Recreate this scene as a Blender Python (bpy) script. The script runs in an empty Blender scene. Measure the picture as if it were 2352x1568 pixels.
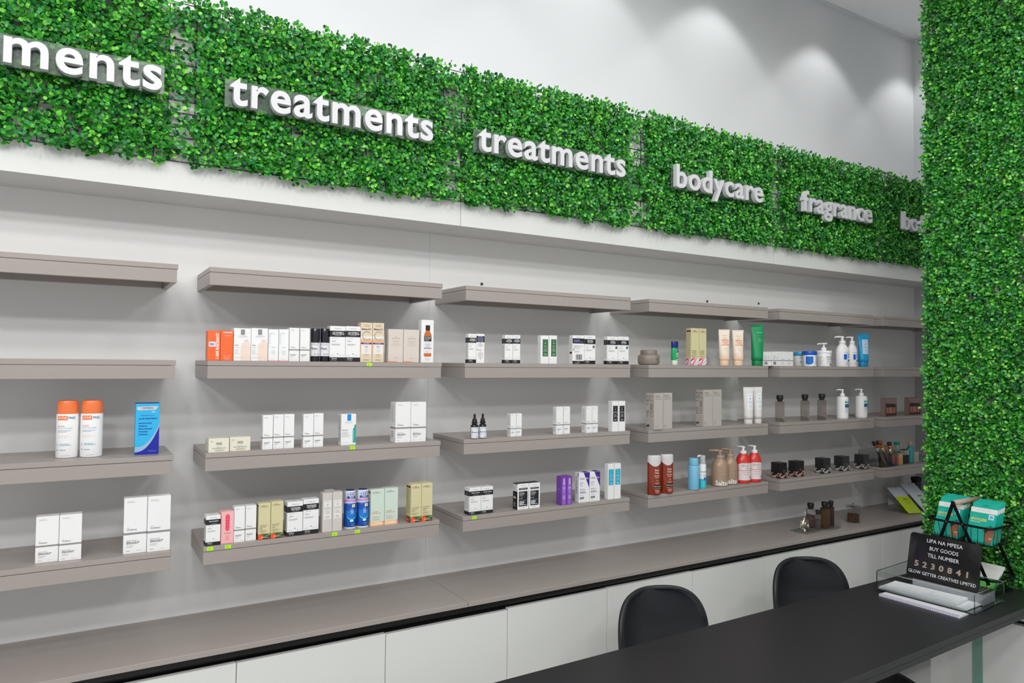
import bpy, bmesh, math, random
import numpy as np
from mathutils import Matrix, Vector, Euler

# ---------------------------------------------------------------- camera, world, light, exposure
S = bpy.context.scene
COL = S.collection
PI = math.pi
cam_d = bpy.data.cameras.new('camera')
cam = bpy.data.objects.new('camera', cam_d)
COL.objects.link(cam)
CAM_YAW, CAM_PITCH, CAM_ROLL = math.radians(-31.2558), math.radians(1.6333), math.radians(0.6281)
fw = Vector((-math.sin(CAM_YAW) * math.cos(CAM_PITCH), math.cos(CAM_YAW) * math.cos(CAM_PITCH), math.sin(CAM_PITCH)))
rt = Vector((math.cos(CAM_YAW), math.sin(CAM_YAW), 0))
up = rt.cross(fw)
rt, up = rt * math.cos(CAM_ROLL) + up * math.sin(CAM_ROLL), up * math.cos(CAM_ROLL) - rt * math.sin(CAM_ROLL)
m = Matrix((rt, up, -fw)).transposed().to_4x4()
m.translation = Vector((-0.3408, -2.6473, 1.7064))
cam.matrix_world = m
cam_d.sensor_width = 36
cam_d.lens = 36 * 1637.65 / 2352
cam_d.clip_start = .05
S.camera = cam

W = bpy.data.worlds.new('daylight')
S.world = W
W.use_nodes = True
W.node_tree.nodes['Background'].inputs[0].default_value = (0.985, 0.995, 1.0, 1)
W.node_tree.nodes['Background'].inputs[1].default_value = WORLD_STRENGTH = 0.60

S.view_settings.view_transform = 'Standard'
S.view_settings.look = 'None'
S.view_settings.gamma = 1
S.view_settings.use_curve_mapping = False
S.view_settings.exposure = 0.04

S.cycles.max_bounces = 9
S.cycles.diffuse_bounces = 4
S.cycles.glossy_bounces = 3

CEIL = 3.89
WASHER_X = (-1.96, -1.07, -.18, .71, 1.60, 2.49, 3.38, 4.25)     # row of recessed lamps close to the shelf wall
WASHER_Y, WASHER_W = -.28, 16.5
ROOM_XY = [(.2, -1.05), (1.9, -1.05), (-2.6, -1.9), (-1.0, -1.9), (.6, -1.9), (2.2, -1.9), (3.6, -1.9), (-2.9, -2.7), (-1.8, -2.7), (-.4, -2.7), (1.0, -2.7), (2.4, -2.7), (-2.5, -3.6), (-1.1, -3.6), (.3, -3.6), (1.9, -3.6), (-2.9, -4.8), (-1.5, -4.8), (-.1, -4.8)]   # general recessed lamps; row nearest the wall and those farthest right added as fill
ROOM_W = {-1.05: 12.0, -1.9: 24.0, -2.7: 46.0, -3.6: 80.0, -4.8: 122.0}

# ---------------------------------------------------------------- helpers
def lin(c):
    c = c / 255.0
    return c / 12.92 if c <= 0.04045 else ((c + 0.055) / 1.055) ** 2.4

MATS = {}
def mat(name, rgb=(200, 200, 200), rough=0.5, metal=0.0, trans=0.0, ior=1.45, coat=0.0, noise=0.0, nscale=40.0, bump=0.0, spec=0.5, emit=0.0):
    if name in MATS:
        return MATS[name]
    M = bpy.data.materials.new(name)
    M.use_nodes = True
    nt = M.node_tree
    b = nt.nodes['Principled BSDF']
    c = tuple(lin(v) for v in rgb) + (1,)
    b.inputs['Base Color'].default_value = c
    b.inputs['Roughness'].default_value = rough
    b.inputs['Metallic'].default_value = metal
    b.inputs['IOR'].default_value = ior
    b.inputs['Transmission Weight'].default_value = trans
    b.inputs['Coat Weight'].default_value = coat
    b.inputs['Specular IOR Level'].default_value = spec
    if emit:
        b.inputs['Emission Color'].default_value = c
        b.inputs['Emission Strength'].default_value = emit
    if noise or bump:
        tc = nt.nodes.new('ShaderNodeTexCoord')
        n = nt.nodes.new('ShaderNodeTexNoise')
        n.inputs['Scale'].default_value = nscale
        n.inputs['Detail'].default_value = 5
        nt.links.new(tc.outputs['Object'], n.inputs['Vector'])
        if noise:
            mx = nt.nodes.new('ShaderNodeMix')
            mx.data_type = 'RGBA'
            mx.inputs[6].default_value = tuple(v * (1 - noise) for v in c[:3]) + (1,)
            mx.inputs[7].default_value = tuple(min(1, v * (1 + noise)) for v in c[:3]) + (1,)
            nt.links.new(n.outputs['Fac'], mx.inputs[0])
            nt.links.new(mx.outputs[2], b.inputs['Base Color'])
        if bump:
            bp = nt.nodes.new('ShaderNodeBump')
            bp.inputs['Strength'].default_value = bump
            bp.inputs['Distance'].default_value = .002
            nt.links.new(n.outputs['Fac'], bp.inputs['Height'])
            nt.links.new(bp.outputs['Normal'], b.inputs['Normal'])
    MATS[name] = M
    return M

def ink(rgb, rough=0.55):
    rgb = tuple(int(v) for v in rgb)
    return mat('print_%02x%02x%02x' % rgb, rgb, rough)

def link(o, parent=None):
    COL.objects.link(o)
    if parent is not None:
        o.parent = parent
    return o

def new_mesh(name, V, Fc, mats, mi=None, smooth=False):
    me = bpy.data.meshes.new(name)
    me.from_pydata([tuple(map(float, v)) for v in V], [], [tuple(int(i) for i in f) for f in Fc])
    for mm in (mats if isinstance(mats, (list, tuple)) else [mats]):
        me.materials.append(mm)
    if mi is not None:
        me.polygons.foreach_set('material_index', np.array(mi, dtype=np.int32))
    if smooth:
        me.polygons.foreach_set('use_smooth', np.ones(len(me.polygons), dtype=bool))
    me.update()
    return me

def obj(name, me, parent=None, loc=(0, 0, 0), rot=(0, 0, 0)):
    o = bpy.data.objects.new(name, me)
    o.location = loc
    o.rotation_euler = rot
    return link(o, parent)

def tag(o, label=None, cat=None, group=None, kind=None):
    if label: o['label'] = label
    if cat: o['category'] = cat
    if group: o['group'] = group
    if kind: o['kind'] = kind
    return o

def empty(name, loc=(0, 0, 0), rotz=0.0):
    o = bpy.data.objects.new(name, None)
    o.empty_display_size = .02
    o.location = loc
    o.rotation_euler = (0, 0, rotz)
    return link(o)

BOXC = {}
def box_mesh(sx, sy, sz, m, bev=0.0):
    """box with its base centre at the origin"""
    key = (round(sx, 5), round(sy, 5), round(sz, 5), m.name, bev)
    if key in BOXC:
        return BOXC[key]
    bm = bmesh.new()
    bmesh.ops.create_cube(bm, size=1)
    bmesh.ops.scale(bm, vec=(sx, sy, sz), verts=bm.verts)
    bmesh.ops.translate(bm, vec=(0, 0, sz / 2), verts=bm.verts)
    if bev:
        bmesh.ops.bevel(bm, geom=bm.edges[:], offset=min(bev, sx * .4, sy * .4, sz * .4), segments=1, affect='EDGES', profile=.5)
    me = bpy.data.meshes.new('box')
    bm.to_mesh(me)
    bm.free()
    me.materials.append(m)
    BOXC[key] = me
    return me

def slab(name, x0, x1, y0, y1, z0, z1, m, parent=None, bev=0.0, off=(0, 0, 0)):
    """axis-aligned board between the given limits (limits in the parent's frame)"""
    return obj(name, box_mesh(x1 - x0, y1 - y0, z1 - z0, m, bev), parent,
               ((x0 + x1) / 2 - off[0], (y0 + y1) / 2 - off[1], z0 - off[2]))

def lathe_mesh(name, prof, m, segs=28, ys=1.0, smooth=True, cap=True):
    V, Fc = [], []
    for r, z in prof:
        for k in range(segs):
            a = 2 * PI * k / segs
            V.append((r * math.cos(a), r * math.sin(a) * ys, z))
    n = len(prof)
    for i in range(n - 1):
        for k in range(segs):
            k2 = (k + 1) % segs
            Fc.append((i * segs + k, i * segs + k2, (i + 1) * segs + k2, (i + 1) * segs + k))
    if cap:
        Fc.append(tuple(range(segs - 1, -1, -1)))
        Fc.append(tuple((n - 1) * segs + k for k in range(segs)))
    me = new_mesh(name, V, Fc, m, smooth=smooth)
    if smooth:
        me.set_sharp_from_angle(angle=math.radians(38))
    return me

def rprof(r, z0, z1, b0=.002, b1=.002):
    """cylinder profile with softened rims"""
    return [(max(r - b0, .0004), z0), (r - b0 * .3, z0 + b0 * .3), (r, z0 + b0), (r, z1 - b1), (r - b1 * .3, z1 - b1 * .3), (max(r - b1, .0004), z1)]

def tube_mesh(name, pts, r, m, segs=8, closed=False, flat=None):
    """round (or flat=(w,t)) bar along a polyline"""
    pts = [Vector(p) for p in pts]
    n = len(pts)
    V, Fc = [], []
    rr = r if isinstance(r, (list, tuple)) else [r] * n
    prev = None
    for i, p in enumerate(pts):
        a = pts[i - 1] if (i > 0 or closed) else p
        b = pts[(i + 1) % n] if (i < n - 1 or closed) else p
        t = (b - a).normalized()
        ref = Vector((0, 0, 1)) if abs(t.z) < .95 else Vector((1, 0, 0))
        if prev is None:
            s = t.cross(ref).normalized()
        else:
            s = (prev - t * prev.dot(t)).normalized()
        prev = s
        u = s.cross(t).normalized()
        for k in range(segs):
            an = 2 * PI * k / segs
            V.append(p + (s * math.cos(an) + u * math.sin(an)) * rr[i])
    rng = n if closed else n - 1
    for i in range(rng):
        for k in range(segs):
            k2 = (k + 1) % segs
            j = (i + 1) % n
            Fc.append((i * segs + k, i * segs + k2, j * segs + k2, j * segs + k))
    if not closed:
        Fc.append(tuple(range(segs - 1, -1, -1)))
        Fc.append(tuple((n - 1) * segs + k for k in range(segs)))
    return new_mesh(name, V, Fc, m, smooth=True)

def merge(name, meshes, smooth=False):
    """join several meshes (mesh, matrix) into one"""
    V, Fc, mi, mats = [], [], [], []
    for me, mx in meshes:
        b = len(V)
        V += [tuple(mx @ v.co) for v in me.vertices]
        ids = []
        for mm in me.materials:
            if mm not in mats:
                mats.append(mm)
            ids.append(mats.index(mm))
        for p in me.polygons:
            Fc.append(tuple(b + i for i in p.vertices))
            mi.append(ids[p.material_index])
    return new_mesh(name, V, Fc, mats, mi, smooth)

# text glyphs as flat outlines, height 1 = capital letter
TXT = {}
def glyphs(s, bold=0.0, res=2, space=1.0):
    key = (s, bold, res, space)
    if key in TXT:
        return TXT[key]
    cu = bpy.data.curves.new('t', 'FONT')
    cu.body = s
    cu.size = 1
    cu.offset = bold
    cu.resolution_u = res
    cu.space_character = space
    ob = bpy.data.objects.new('t', cu)
    me = bpy.data.meshes.new_from_object(ob)
    V = np.array([v.co[:2] for v in me.vertices], dtype=float).reshape(-1, 2)
    Fc = [tuple(p.vertices) for p in me.polygons]
    bpy.data.objects.remove(ob)
    bpy.data.curves.remove(cu)
    bpy.data.meshes.remove(me)
    if len(V):
        V = V / 0.729
        V[:, 0] -= V[:, 0].min()
    wd = float(V[:, 0].max()) if len(V) else 0.0
    TXT[key] = (V, Fc, wd)
    return TXT[key]

class Face:
    """a printed face: shapes are given in fractions of the face, built just proud of the surface"""
    def __init__(s, w, h, fmap, wrap=0):
        s.w, s.h, s.f, s.k, s.parts, s.wrap = w, h, fmap, 0, {}, wrap
    def add(s, kind, P2, Fc, rgb):
        s.k += 1
        off = .00022 + .00007 * s.k
        P = [s.f(x * s.w, y * s.h, off) for x, y in P2]
        lo = [min(q[i] for q in P2) for i in (0, 1)]
        hi = [max(q[i] for q in P2) for i in (0, 1)]
        if kind == 'printed_panel':
            big = (hi[0] - lo[0]) * s.w > .006 and (hi[1] - lo[1]) * s.h > .006 and max((hi[0] - lo[0]) * s.w, (hi[1] - lo[1]) * s.h) > .014
            kind = 'printed_panel#%d' % s.k if big else 'print_detail'
        V, F_, C_ = s.parts.setdefault(kind, ([], [], []))
        b = len(V)
        V += P
        F_ += [tuple(b + i for i in f) for f in Fc]
        C_ += [tuple(int(v) for v in rgb)] * len(Fc)
    def R(s, x0, y0, x1, y1, rgb, kind='printed_panel'):
        n = max(1, int(s.wrap * (x1 - x0))) if s.wrap else 1
        P, Fc = [], []
        for i in range(n + 1):
            x = x0 + (x1 - x0) * i / n
            P += [(x, y0), (x, y1)]
        for i in range(n):
            Fc.append((2 * i, 2 * i + 2, 2 * i + 3, 2 * i + 1))
        s.add(kind, P, Fc, rgb)
    def P(s, pts, rgb, kind='printed_panel'):
        if not s.wrap:
            s.add(kind, pts, [tuple(range(len(pts)))], rgb)
            return
        # cut into upright strips so that it follows the round body
        x0, x1 = min(p[0] for p in pts), max(p[0] for p in pts)
        n = max(6, int(26 * (x1 - x0)))
        V, Fc = [], []
        for i in range(n + 1):
            x = min(max(x0 + (x1 - x0) * i / n, x0 + 1e-4), x1 - 1e-4)
            ys = []
            for (ax, ay), (bx, by) in zip(pts, pts[1:] + pts[:1]):
                if (ax - x) * (bx - x) <= 0 and ax != bx:
                    ys.append(ay + (by - ay) * (x - ax) / (bx - ax))
            V += [(x, min(ys)), (x, max(ys))]
        for i in range(n):
            Fc.append((2 * i, 2 * i + 2, 2 * i + 3, 2 * i + 1))
        s.add(kind, V, Fc, rgb)
    def D(s, cx, cy, r, rgb, n=14, ry=None, kind='printed_panel'):
        """disc, r in fractions of the width"""
        ry = r * s.w / s.h if ry is None else ry
        s.P([(cx + r * math.cos(2 * PI * i / n), cy + ry * math.sin(2 * PI * i / n)) for i in range(n)], rgb, kind)
    def ring(s, cx, cy, r, t, rgb, a0=0, a1=360, n=20, sq=1.0):
        P, Fc = [], []
        for i in range(n + 1):
            a = math.radians(a0 + (a1 - a0) * i / n)
            for q in (r, r - t):
                P.append((cx + q * math.cos(a), cy + q * math.sin(a) * s.w / s.h * sq))
        for i in range(n):
            Fc.append((2 * i, 2 * i + 2, 2 * i + 3, 2 * i + 1))
        s.add('printed_panel', P, Fc, rgb)
    def T(s, txt, cx, cy, hh, rgb, mw=.9, al='c', bold=0.0, rot=0, kind='lettering'):
        """lettering: hh = capital height as a fraction of the face height, mw = longest width"""
        if 'M' in txt and 0 < bold < .02:
            bold = .02
        V, Fc, wd = glyphs(txt, bold)
        if not len(V):
            return
        sc = hh * s.h
        lim = mw * (s.h if rot else s.w)
        sx = min(sc, lim / max(wd, 1e-6))
        sy = sc if sx > sc * .6 else sx / .6
        X = V[:, 0] * sx
        Y = (V[:, 1] - .36) * sy
        X = X - (wd * sx / 2 if al == 'c' else (wd * sx if al == 'r' else 0))
        if rot:
            X, Y = -Y, X
        s.add(kind, [(cx + x / s.w, cy + y / s.h) for x, y in zip(X, Y)], Fc, rgb)
    def L(s, x0, x1, y1, y0, n, rgb, th=.35, seed=1, al='l'):
        """n rows of unreadable small print"""
        rnd = random.Random(seed)
        P, Fc = [], []
        st = (y1 - y0) / max(n, 1)
        for i in range(n):
            y = y1 - st * (i + .5)
            ln = (x1 - x0) * rnd.uniform(.55, 1)
            a = x0 if al == 'l' else (x0 + x1 - ln) / 2
            q = a
            while q < a + ln:
                wq = min((x1 - x0) * rnd.uniform(.1, .22), a + ln - q)
                b = len(P)
                P += [(q, y - st * th / 2), (q + wq, y - st * th / 2), (q + wq, y + st * th / 2), (q, y + st * th / 2)]
                Fc.append((b, b + 1, b + 2, b + 3))
                q += wq + (x1 - x0) * .035
        s.add('fine_print', P, Fc, rgb)
    def build(s, parent, prefix=''):
        for kind, (V, Fc, C_) in s.parts.items():
            cols = sorted(set(C_))
            me = new_mesh(kind, V, Fc, [ink(c) for c in cols], [cols.index(c) for c in C_])
            o = obj(prefix + kind.split('#')[0], me, parent)
            if '#' not in kind:
                tag(o, kind='stuff')              # specks of print too small to pick apart

def copy_tree(o, parent=None):
    c = o.copy()
    COL.objects.link(c)
    c.parent = parent
    for ch in list(o.children):
        copy_tree(ch, c)
    return c

# ---------------------------------------------------------------- the setting
WHITE = mat('white_wall_paint', (203, 205, 207), .6, noise=.015, nscale=3, bump=.02)
LAM = mat('white_laminate', (226, 226, 225), .42, noise=.012, nscale=6, bump=.015)
FASC = mat('fascia_board', (214, 214, 212), .5, noise=.015, nscale=5)
TAUPE = mat('taupe_laminate', (160, 151, 146), .34, noise=.03, nscale=160, bump=.02)
DOORM = mat('white_cabinet_lacquer', (218, 219, 216), .38, noise=.012, nscale=5)
BLACKRAIL = mat('black_anodised_rail', (24, 25, 25), .33, metal=.3, noise=.1, nscale=90)
DARK = mat('dark_void', (22, 22, 22), .8)
FLOORM = mat('polished_white_floor', (205, 206, 204), .12, noise=.03, nscale=2)
CEILM = mat('ceiling_paint', (236, 237, 238), .7, noise=.01, nscale=4)

def struct(o):
    return tag(o, kind='structure')

XR = 4.38                                   # right end of the shelf wall
ZC, ZF = 0.8414, 2.2238                     # worktop and fascia underside heights
struct(slab('floor', -3.1, 7.0, -6.5, .12, -.06, 0, FLOORM))
struct(slab('ceiling', -3.1, 7.0, -6.5, .12, CEIL, CEIL + .08, CEILM))
wb = struct(slab('wall_back', -3.1, 7.0, .02, .12, 0, CEIL, DARK))
wbl = wb.location
for x0, x1 in ((-3.1, -.8853), (-.8847, .8692), (.8698, 2.6267), (2.6273, XR)):
    slab('wall_panel', x0, x1, 0, .02, .70, ZF, LAM, wb, 0, wbl)
slab('upper_wall_panel', -3.1, 7.0, 0, .02, ZF, CEIL, WHITE, wb, 0, wbl)
struct(slab('wall_right', XR, XR + .12, -2.9, 0, 0, CEIL, WHITE))
for i, (x0, x1) in enumerate(((-3.1, -.906), (-.904, .894), (.896, 2.698), (2.70, XR))):
    t = struct(slab('trim_%d' % (i + 1), x0, x1, -.222, 0, ZF, 2.795, FASC))
t = struct(slab('trim_5', -3.1, XR, -.012, 0, CEIL - .02, CEIL, WHITE))
for x, z, w in ((1.112, 2.035, 'above the third bay shelf'), (2.454, 2.033, 'left of two above the fourth bay'), (2.851, 2.042, 'above the fragrance bay shelf')):
    pl = obj('screw_cap', lathe_mesh('screw_cap', [(.0062, 0), (.0062, .0025), (.005, .0034), (.0022, .0034), (.002, .002), (.0005, .002)], mat('brown_screw', (92, 74, 58), .4, .6), 14), None, (x, 0, z), (PI / 2, 0, 0))
    tag(pl, 'small brown screw head in the white wall ' + w, 'screw', 'screw heads in the wall')

# ---------------------------------------------------------------- shelves
ROWZ = {1: 1.9914, 2: 1.6999, 3: 1.4139, 4: 1.1270}
BAYS = {'A': (-.889, -.089), 'B': (0, .8), 'C': (.8957, 1.7035), 'D': (1.8077, 2.5966), 'E': (2.6839, 3.484), 'F': (3.5821, 4.372)}
BAYN = {'A': 'the leftmost bay', 'B': 'the bay crowded with cartons', 'C': 'the bay of eye cream cartons', 'D': 'the bay under the bodycare sign', 'E': 'the bay under the fragrance sign', 'F': 'the bay beside the hedge column'}
ROWN = {1: 'topmost empty shelf', 2: 'second shelf down', 3: 'third shelf down', 4: 'lowest shelf'}
SD, ST, STT = .272, .0153, .0557
for b, (x0, x1) in BAYS.items():
    for r, z in ROWZ.items():
        root = empty('wall_shelf', ((x0 + x1) / 2, 0, z - STT))
        tag(root, 'taupe floating shelf, %s in %s' % (ROWN[r], BAYN[b]), 'shelf', 'taupe floating shelves')
        hw = (x1 - x0) / 2
        slab('top_board', -hw, hw, -SD, -.0004, STT - ST, STT, TAUPE, root, .0008)
        slab('front_board', -hw, hw - .003, -SD - .0006, -SD + .016, 0, STT - ST - .0012, TAUPE, root, .0006)
        for s in (-1, 1):
            a = -hw if s < 0 else hw - .019
            slab('side_board', a, a + .016, -SD + .0165, -.0004, 0, STT - ST - .0012, TAUPE, root, .0006)
        slab('wall_cleat', -hw + .017, hw - .02, -.02, -.0004, .004, STT - ST - .0012, TAUPE, root)

# ---------------------------------------------------------------- worktop and base cabinets
for x0, x1, lb in ((-2.0, .8752, 'taupe worktop length running off the left edge'), (.8768, 2.63, 'taupe worktop length behind the first chair'), (2.6316, XR - .002, 'taupe worktop length carrying the perfume tray')):
    o = slab('worktop', x0, x1, -.36, -.0006, ZC - .0165, ZC, TAUPE, None, .001)
    tag(o, lb, 'worktop', 'worktop lengths along the wall')
def rail(x0, x1, lb):
    """curved finger-pull rail under the worktop"""
    prof = [(-.330, ZC - .0170), (-.331, ZC - .030), (-.327, ZC - .042), (-.318, ZC - .051), (-.309, ZC - .062), (-.309, ZC - .085), (-.28, ZC - .085), (-.28, ZC - .0170)]
    V = [(x, y, z) for x in (x0, x1) for y, z in prof]
    n = len(prof)
    Fc = [(i, (i + 1) % n, n + (i + 1) % n, n + i) for i in range(n)] + [tuple(range(n - 1, -1, -1)), tuple(range(n, 2 * n))]
    return tag(obj('finger_rail', new_mesh('finger_rail', V, Fc, BLACKRAIL)), lb, 'rail', 'black finger rails under the worktop')
rail(-2.0, .9165, 'black recessed finger rail under the left worktop')
rail(.9175, 2.971, 'black recessed finger rail behind the two chairs')
rail(2.972, XR - .002, 'black recessed finger rail nearest the hedge column')
seams = [-.868, -.387, .0928, .574, 1.0569, 1.533, 2.0162, 2.4955, 2.973, 3.4549, 3.93, XR - .004]
tops = [.779, .7795, .7785, .7755, .7815, .7835, .7810, .7825, .7812, .781, .781]
cabn = ['standing outside the left edge', 'at the bottom left corner', 'second along from the bottom left', 'below the bay crowded with cartons', 'just left of the first chair', 'behind the left chair back', 'between the two chairs', 'left half behind the right chair', 'right half behind the right chair', 'left of the payment sign', 'hidden behind the payment sign']
for i in range(1, 11):
    x0, x1 = seams[i] + .001, seams[i + 1] - .001
    root = empty('base_cabinet', ((x0 + x1) / 2, -.15, 0))
    hw = (x1 - x0) / 2
    tag(root, 'white handleless base cabinet ' + cabn[i], 'cabinet', 'white base cabinets under the worktop')
    slab('carcass', -hw, hw, -.158, .149, .09, ZC - .088, DOORM, root)
    d = slab('door', -hw, hw, -.185, -.165, .085, tops[i], DOORM, root, .0012)
    slab('plinth', -hw, hw, -.125, -.105, 0, .088, DARK, root)

# ---------------------------------------------------------------- recessed ceiling lamps (each carries its own light)
RING = mat('lamp_trim', (240, 240, 238), .4)
LENS = mat('lamp_lens', (255, 250, 240), .5, emit=6.0)
ring_me = lathe_mesh('trim_ring', [(.058, 0), (.062, -.004), (.048, -.006), (.046, 0)], RING, 28)
lens_me = lathe_mesh('lens', [(.045, -.001), (.045, -.003), (.03, -.0035), (.0005, -.0035)], LENS, 24)
def lamp(x, y, watts, size, blend, lb, tilt=0.0, soft=.06):
    root = empty('downlight', (x, y, CEIL))
    tag(root, lb, 'lamp', 'recessed ceiling lamps')
    obj('trim_ring', ring_me, root)
    obj('lens', lens_me, root)
    ld = bpy.data.lights.new('lamp', 'SPOT')
    ld.energy = watts
    ld.color = (1.0, .995, .985)
    ld.spot_size = math.radians(size)
    ld.spot_blend = blend
    ld.shadow_soft_size = soft
    o = bpy.data.objects.new('lamp_light', ld)
    o.location = (0, 0, -.012)
    o.rotation_euler = (tilt, 0, 0)
    link(o, root)
WN = ['the far left out of frame', 'the left end of the cut off sign', 'the right end of the cut off sign', 'the first full treatments sign', 'the second treatments sign', 'the bodycare sign', 'the fragrance sign', 'the wall corner behind the column']
RN = ['the floor just before the carton bay, added fill', 'the gap between desk and cabinets, added fill', 'the floor far left of the leftmost bay', 'the floor before the leftmost bay', 'the floor before the carton bay', 'the desk before the chairs', 'the floor beyond the hedge column', 'the far left floor', 'the floor left of the viewer', 'the spot where the viewer stands', 'the floor right of the viewer', 'the floor right of the desk front, added fill', 'the far left floor behind the viewer', 'the floor behind left of the viewer', 'the floor behind right of the viewer', 'the floor behind the hedge column', 'the entrance at its left', 'the entrance at its middle', 'the entrance at its right']
for i, x in enumerate(WASHER_X):
    lamp(x, WASHER_Y, WASHER_W, 96, .30, 'recessed wall washer lamp above ' + WN[i])
for i, (x, y) in enumerate(ROOM_XY):
    lamp(x, y, ROOM_W[y], 176, .25, 'recessed ceiling lamp over ' + RN[i], soft=.22)

# ---------------------------------------------------------------- artificial boxwood
LEAF = bpy.data.materials.new('boxwood_leaf')
LEAF.use_nodes = True
nt = LEAF.node_tree
pb = nt.nodes['Principled BSDF']
at = nt.nodes.new('ShaderNodeAttribute')
at.attribute_name = 'leaf_colour'
nt.links.new(at.outputs['Color'], pb.inputs['Base Color'])
pb.inputs['Roughness'].default_value = .34
pb.inputs['Specular IOR Level'].default_value = .45
GRIDM = mat('dark_green_plastic', (26, 48, 26), .5)
LT = np.array([(0, 0, 0), (-.27, .20, .06), (-.43, .52, .13), (-.30, .84, .09), (0, 1.0, .0), (.30, .84, .09), (.43, .52, .13), (.27, .20, .06), (0, .52, -.02)])
LF = np.array([(0, 8, 1), (1, 8, 2), (2, 8, 3), (3, 8, 4), (0, 7, 8), (7, 6, 8), (6, 5, 8), (5, 4, 8)])
NV = len(LT)
PAL = np.array([[lin(c) for c in q] for q in ((36, 118, 34), (50, 142, 40), (74, 172, 50), (34, 104, 46), (104, 192, 56), (66, 154, 84), (140, 210, 84), (24, 84, 38), (46, 130, 84))])
PALW = np.array([.19, .22, .18, .11, .10, .07, .035, .065, .03])
def leaves(name, Wd, Ht, n, seed, thick, gap_edges, to3, parent, edge_l=.0):
    """n small leaves in sprigs over a Wd x Ht mat; to3 maps (u, v, out) to the parent's frame"""
    rg = np.random.default_rng(seed)
    ns = int(n / 9)
    su = rg.uniform(-.004, Wd + .004, ns)
    sv = rg.uniform(-.004, Ht + .004, ns)
    keep = np.ones(ns, bool)
    if gap_edges:
        e = np.minimum(su, Wd - su)
        keep &= ~((e < .046) & (rg.random(ns) < .62))
    for _ in range(max(2, int(Wd * Ht * 20))):           # small bald spots where the board shows
        cu, cv, cr = rg.uniform(0, Wd), rg.uniform(0, Ht), rg.uniform(.012, .024)
        keep &= (su - cu) ** 2 + (sv - cv) ** 2 > cr ** 2
    su, sv = su[keep], sv[keep]
    ns = len(su)
    so = rg.uniform(.012, thick, ns)
    reps = rg.integers(7, 12, ns)
    sid = np.repeat(np.arange(ns), reps)
    N = len(sid)
    ang = rg.uniform(0, 2 * PI, N)
    rad = np.abs(rg.normal(0, .009, N))
    u = su[sid] + np.cos(ang) * rad
    v = sv[sid] + np.sin(ang) * rad
    o = np.clip(so[sid] + rg.normal(0, .007, N), .004, thick + .012)
    # leaf length axis: outwards from the sprig and off the wall
    lean = rg.uniform(.10, 1.0, N)
    Lx = np.stack([np.cos(ang), np.sin(ang), lean], 1)
    Lx /= np.linalg.norm(Lx, axis=1)[:, None]
    nn = np.stack([-np.cos(ang) * lean, -np.sin(ang) * lean, np.ones(N)], 1) + rg.normal(0, .50, (N, 3)) + np.array([0, .25, 0])
    nn -= Lx * (nn * Lx).sum(1)[:, None]
    nn /= np.linalg.norm(nn, axis=1)[:, None]
    Wx = np.cross(Lx, nn)
    ln = rg.uniform(.0100, .0160, N)
    P = np.stack([u, v, o], 1)[:, None, :] + ln[:, None, None] * (LT[None, :, 0:1] * Wx[:, None, :] * 1.05 + LT[None, :, 1:2] * Lx[:, None, :] + LT[None, :, 2:3] * nn[:, None, :])
    P[:, :, 2] = np.maximum(P[:, :, 2], .002)
    P = to3(P.reshape(-1, 3))
    Fc = (np.arange(N)[:, None, None] * NV + LF[None]).reshape(-1, 3)
    me = bpy.data.meshes.new(name)
    me.vertices.add(len(P))
    me.vertices.foreach_set('co', P.astype(np.float32).ravel())
    me.loops.add(Fc.size)
    me.loops.foreach_set('vertex_index', Fc.astype(np.int32).ravel())
    me.polygons.add(len(Fc))
    me.polygons.foreach_set('loop_start', np.arange(0, Fc.size, 3, dtype=np.int32))
    me.polygons.foreach_set('use_smooth', np.ones(len(Fc), bool))
    me.update(calc_edges=True)
    clump = rg.choice(len(PAL), ns, p=PALW)
    own = rg.choice(len(PAL), N, p=PALW)
    pick = np.where(rg.random(N) < .45, clump[sid], own)
    c = PAL[pick] * rg.uniform(.78, 1.22, (N, 1))
    c = np.concatenate([np.repeat(c, NV, 0), np.ones((N * NV, 1))], 1)
    a = me.color_attributes.new('leaf_colour', 'FLOAT_COLOR', 'POINT')
    a.data.foreach_set('color', c.astype(np.float32).ravel())
    me.materials.append(LEAF)
    return tag(obj(name, me, parent), kind='stuff')

def grid_mesh(Wd, Ht, to3, step=.037, r=.0011):
    """the plastic lattice the sprigs clip into"""
    V, Fc = [], []
    def bar(a, b, hw, axis):
        base = len(V)
        for q in (a, b):
            for du, do in ((-hw, .002), (hw, .002), (hw, .0048), (-hw, .0048)):
                V.append((q[0] + (du if axis == 'v' else 0), q[1] + (du if axis == 'u' else 0), do))
        for k in range(4):
            k2 = (k + 1) % 4
            Fc.append((base + k, base + k2, base + 4 + k2, base + 4 + k))
        Fc.append((base, base + 1, base + 2, base + 3))
        Fc.append((base + 7, base + 6, base + 5, base + 4))
    nu, nv = int(Wd / step), int(Ht / step)
    for i in range(nu):
        if i == 0: continue
        bar((i * Wd / nu, 0), (i * Wd / nu, Ht), r, 'v')
    for i in range(nv + 1):
        bar((0, i * Ht / nv), (Wd, i * Ht / nv), r, 'u')
    return new_mesh('lattice', to3(np.array(V)), Fc, GRIDM)

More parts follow.
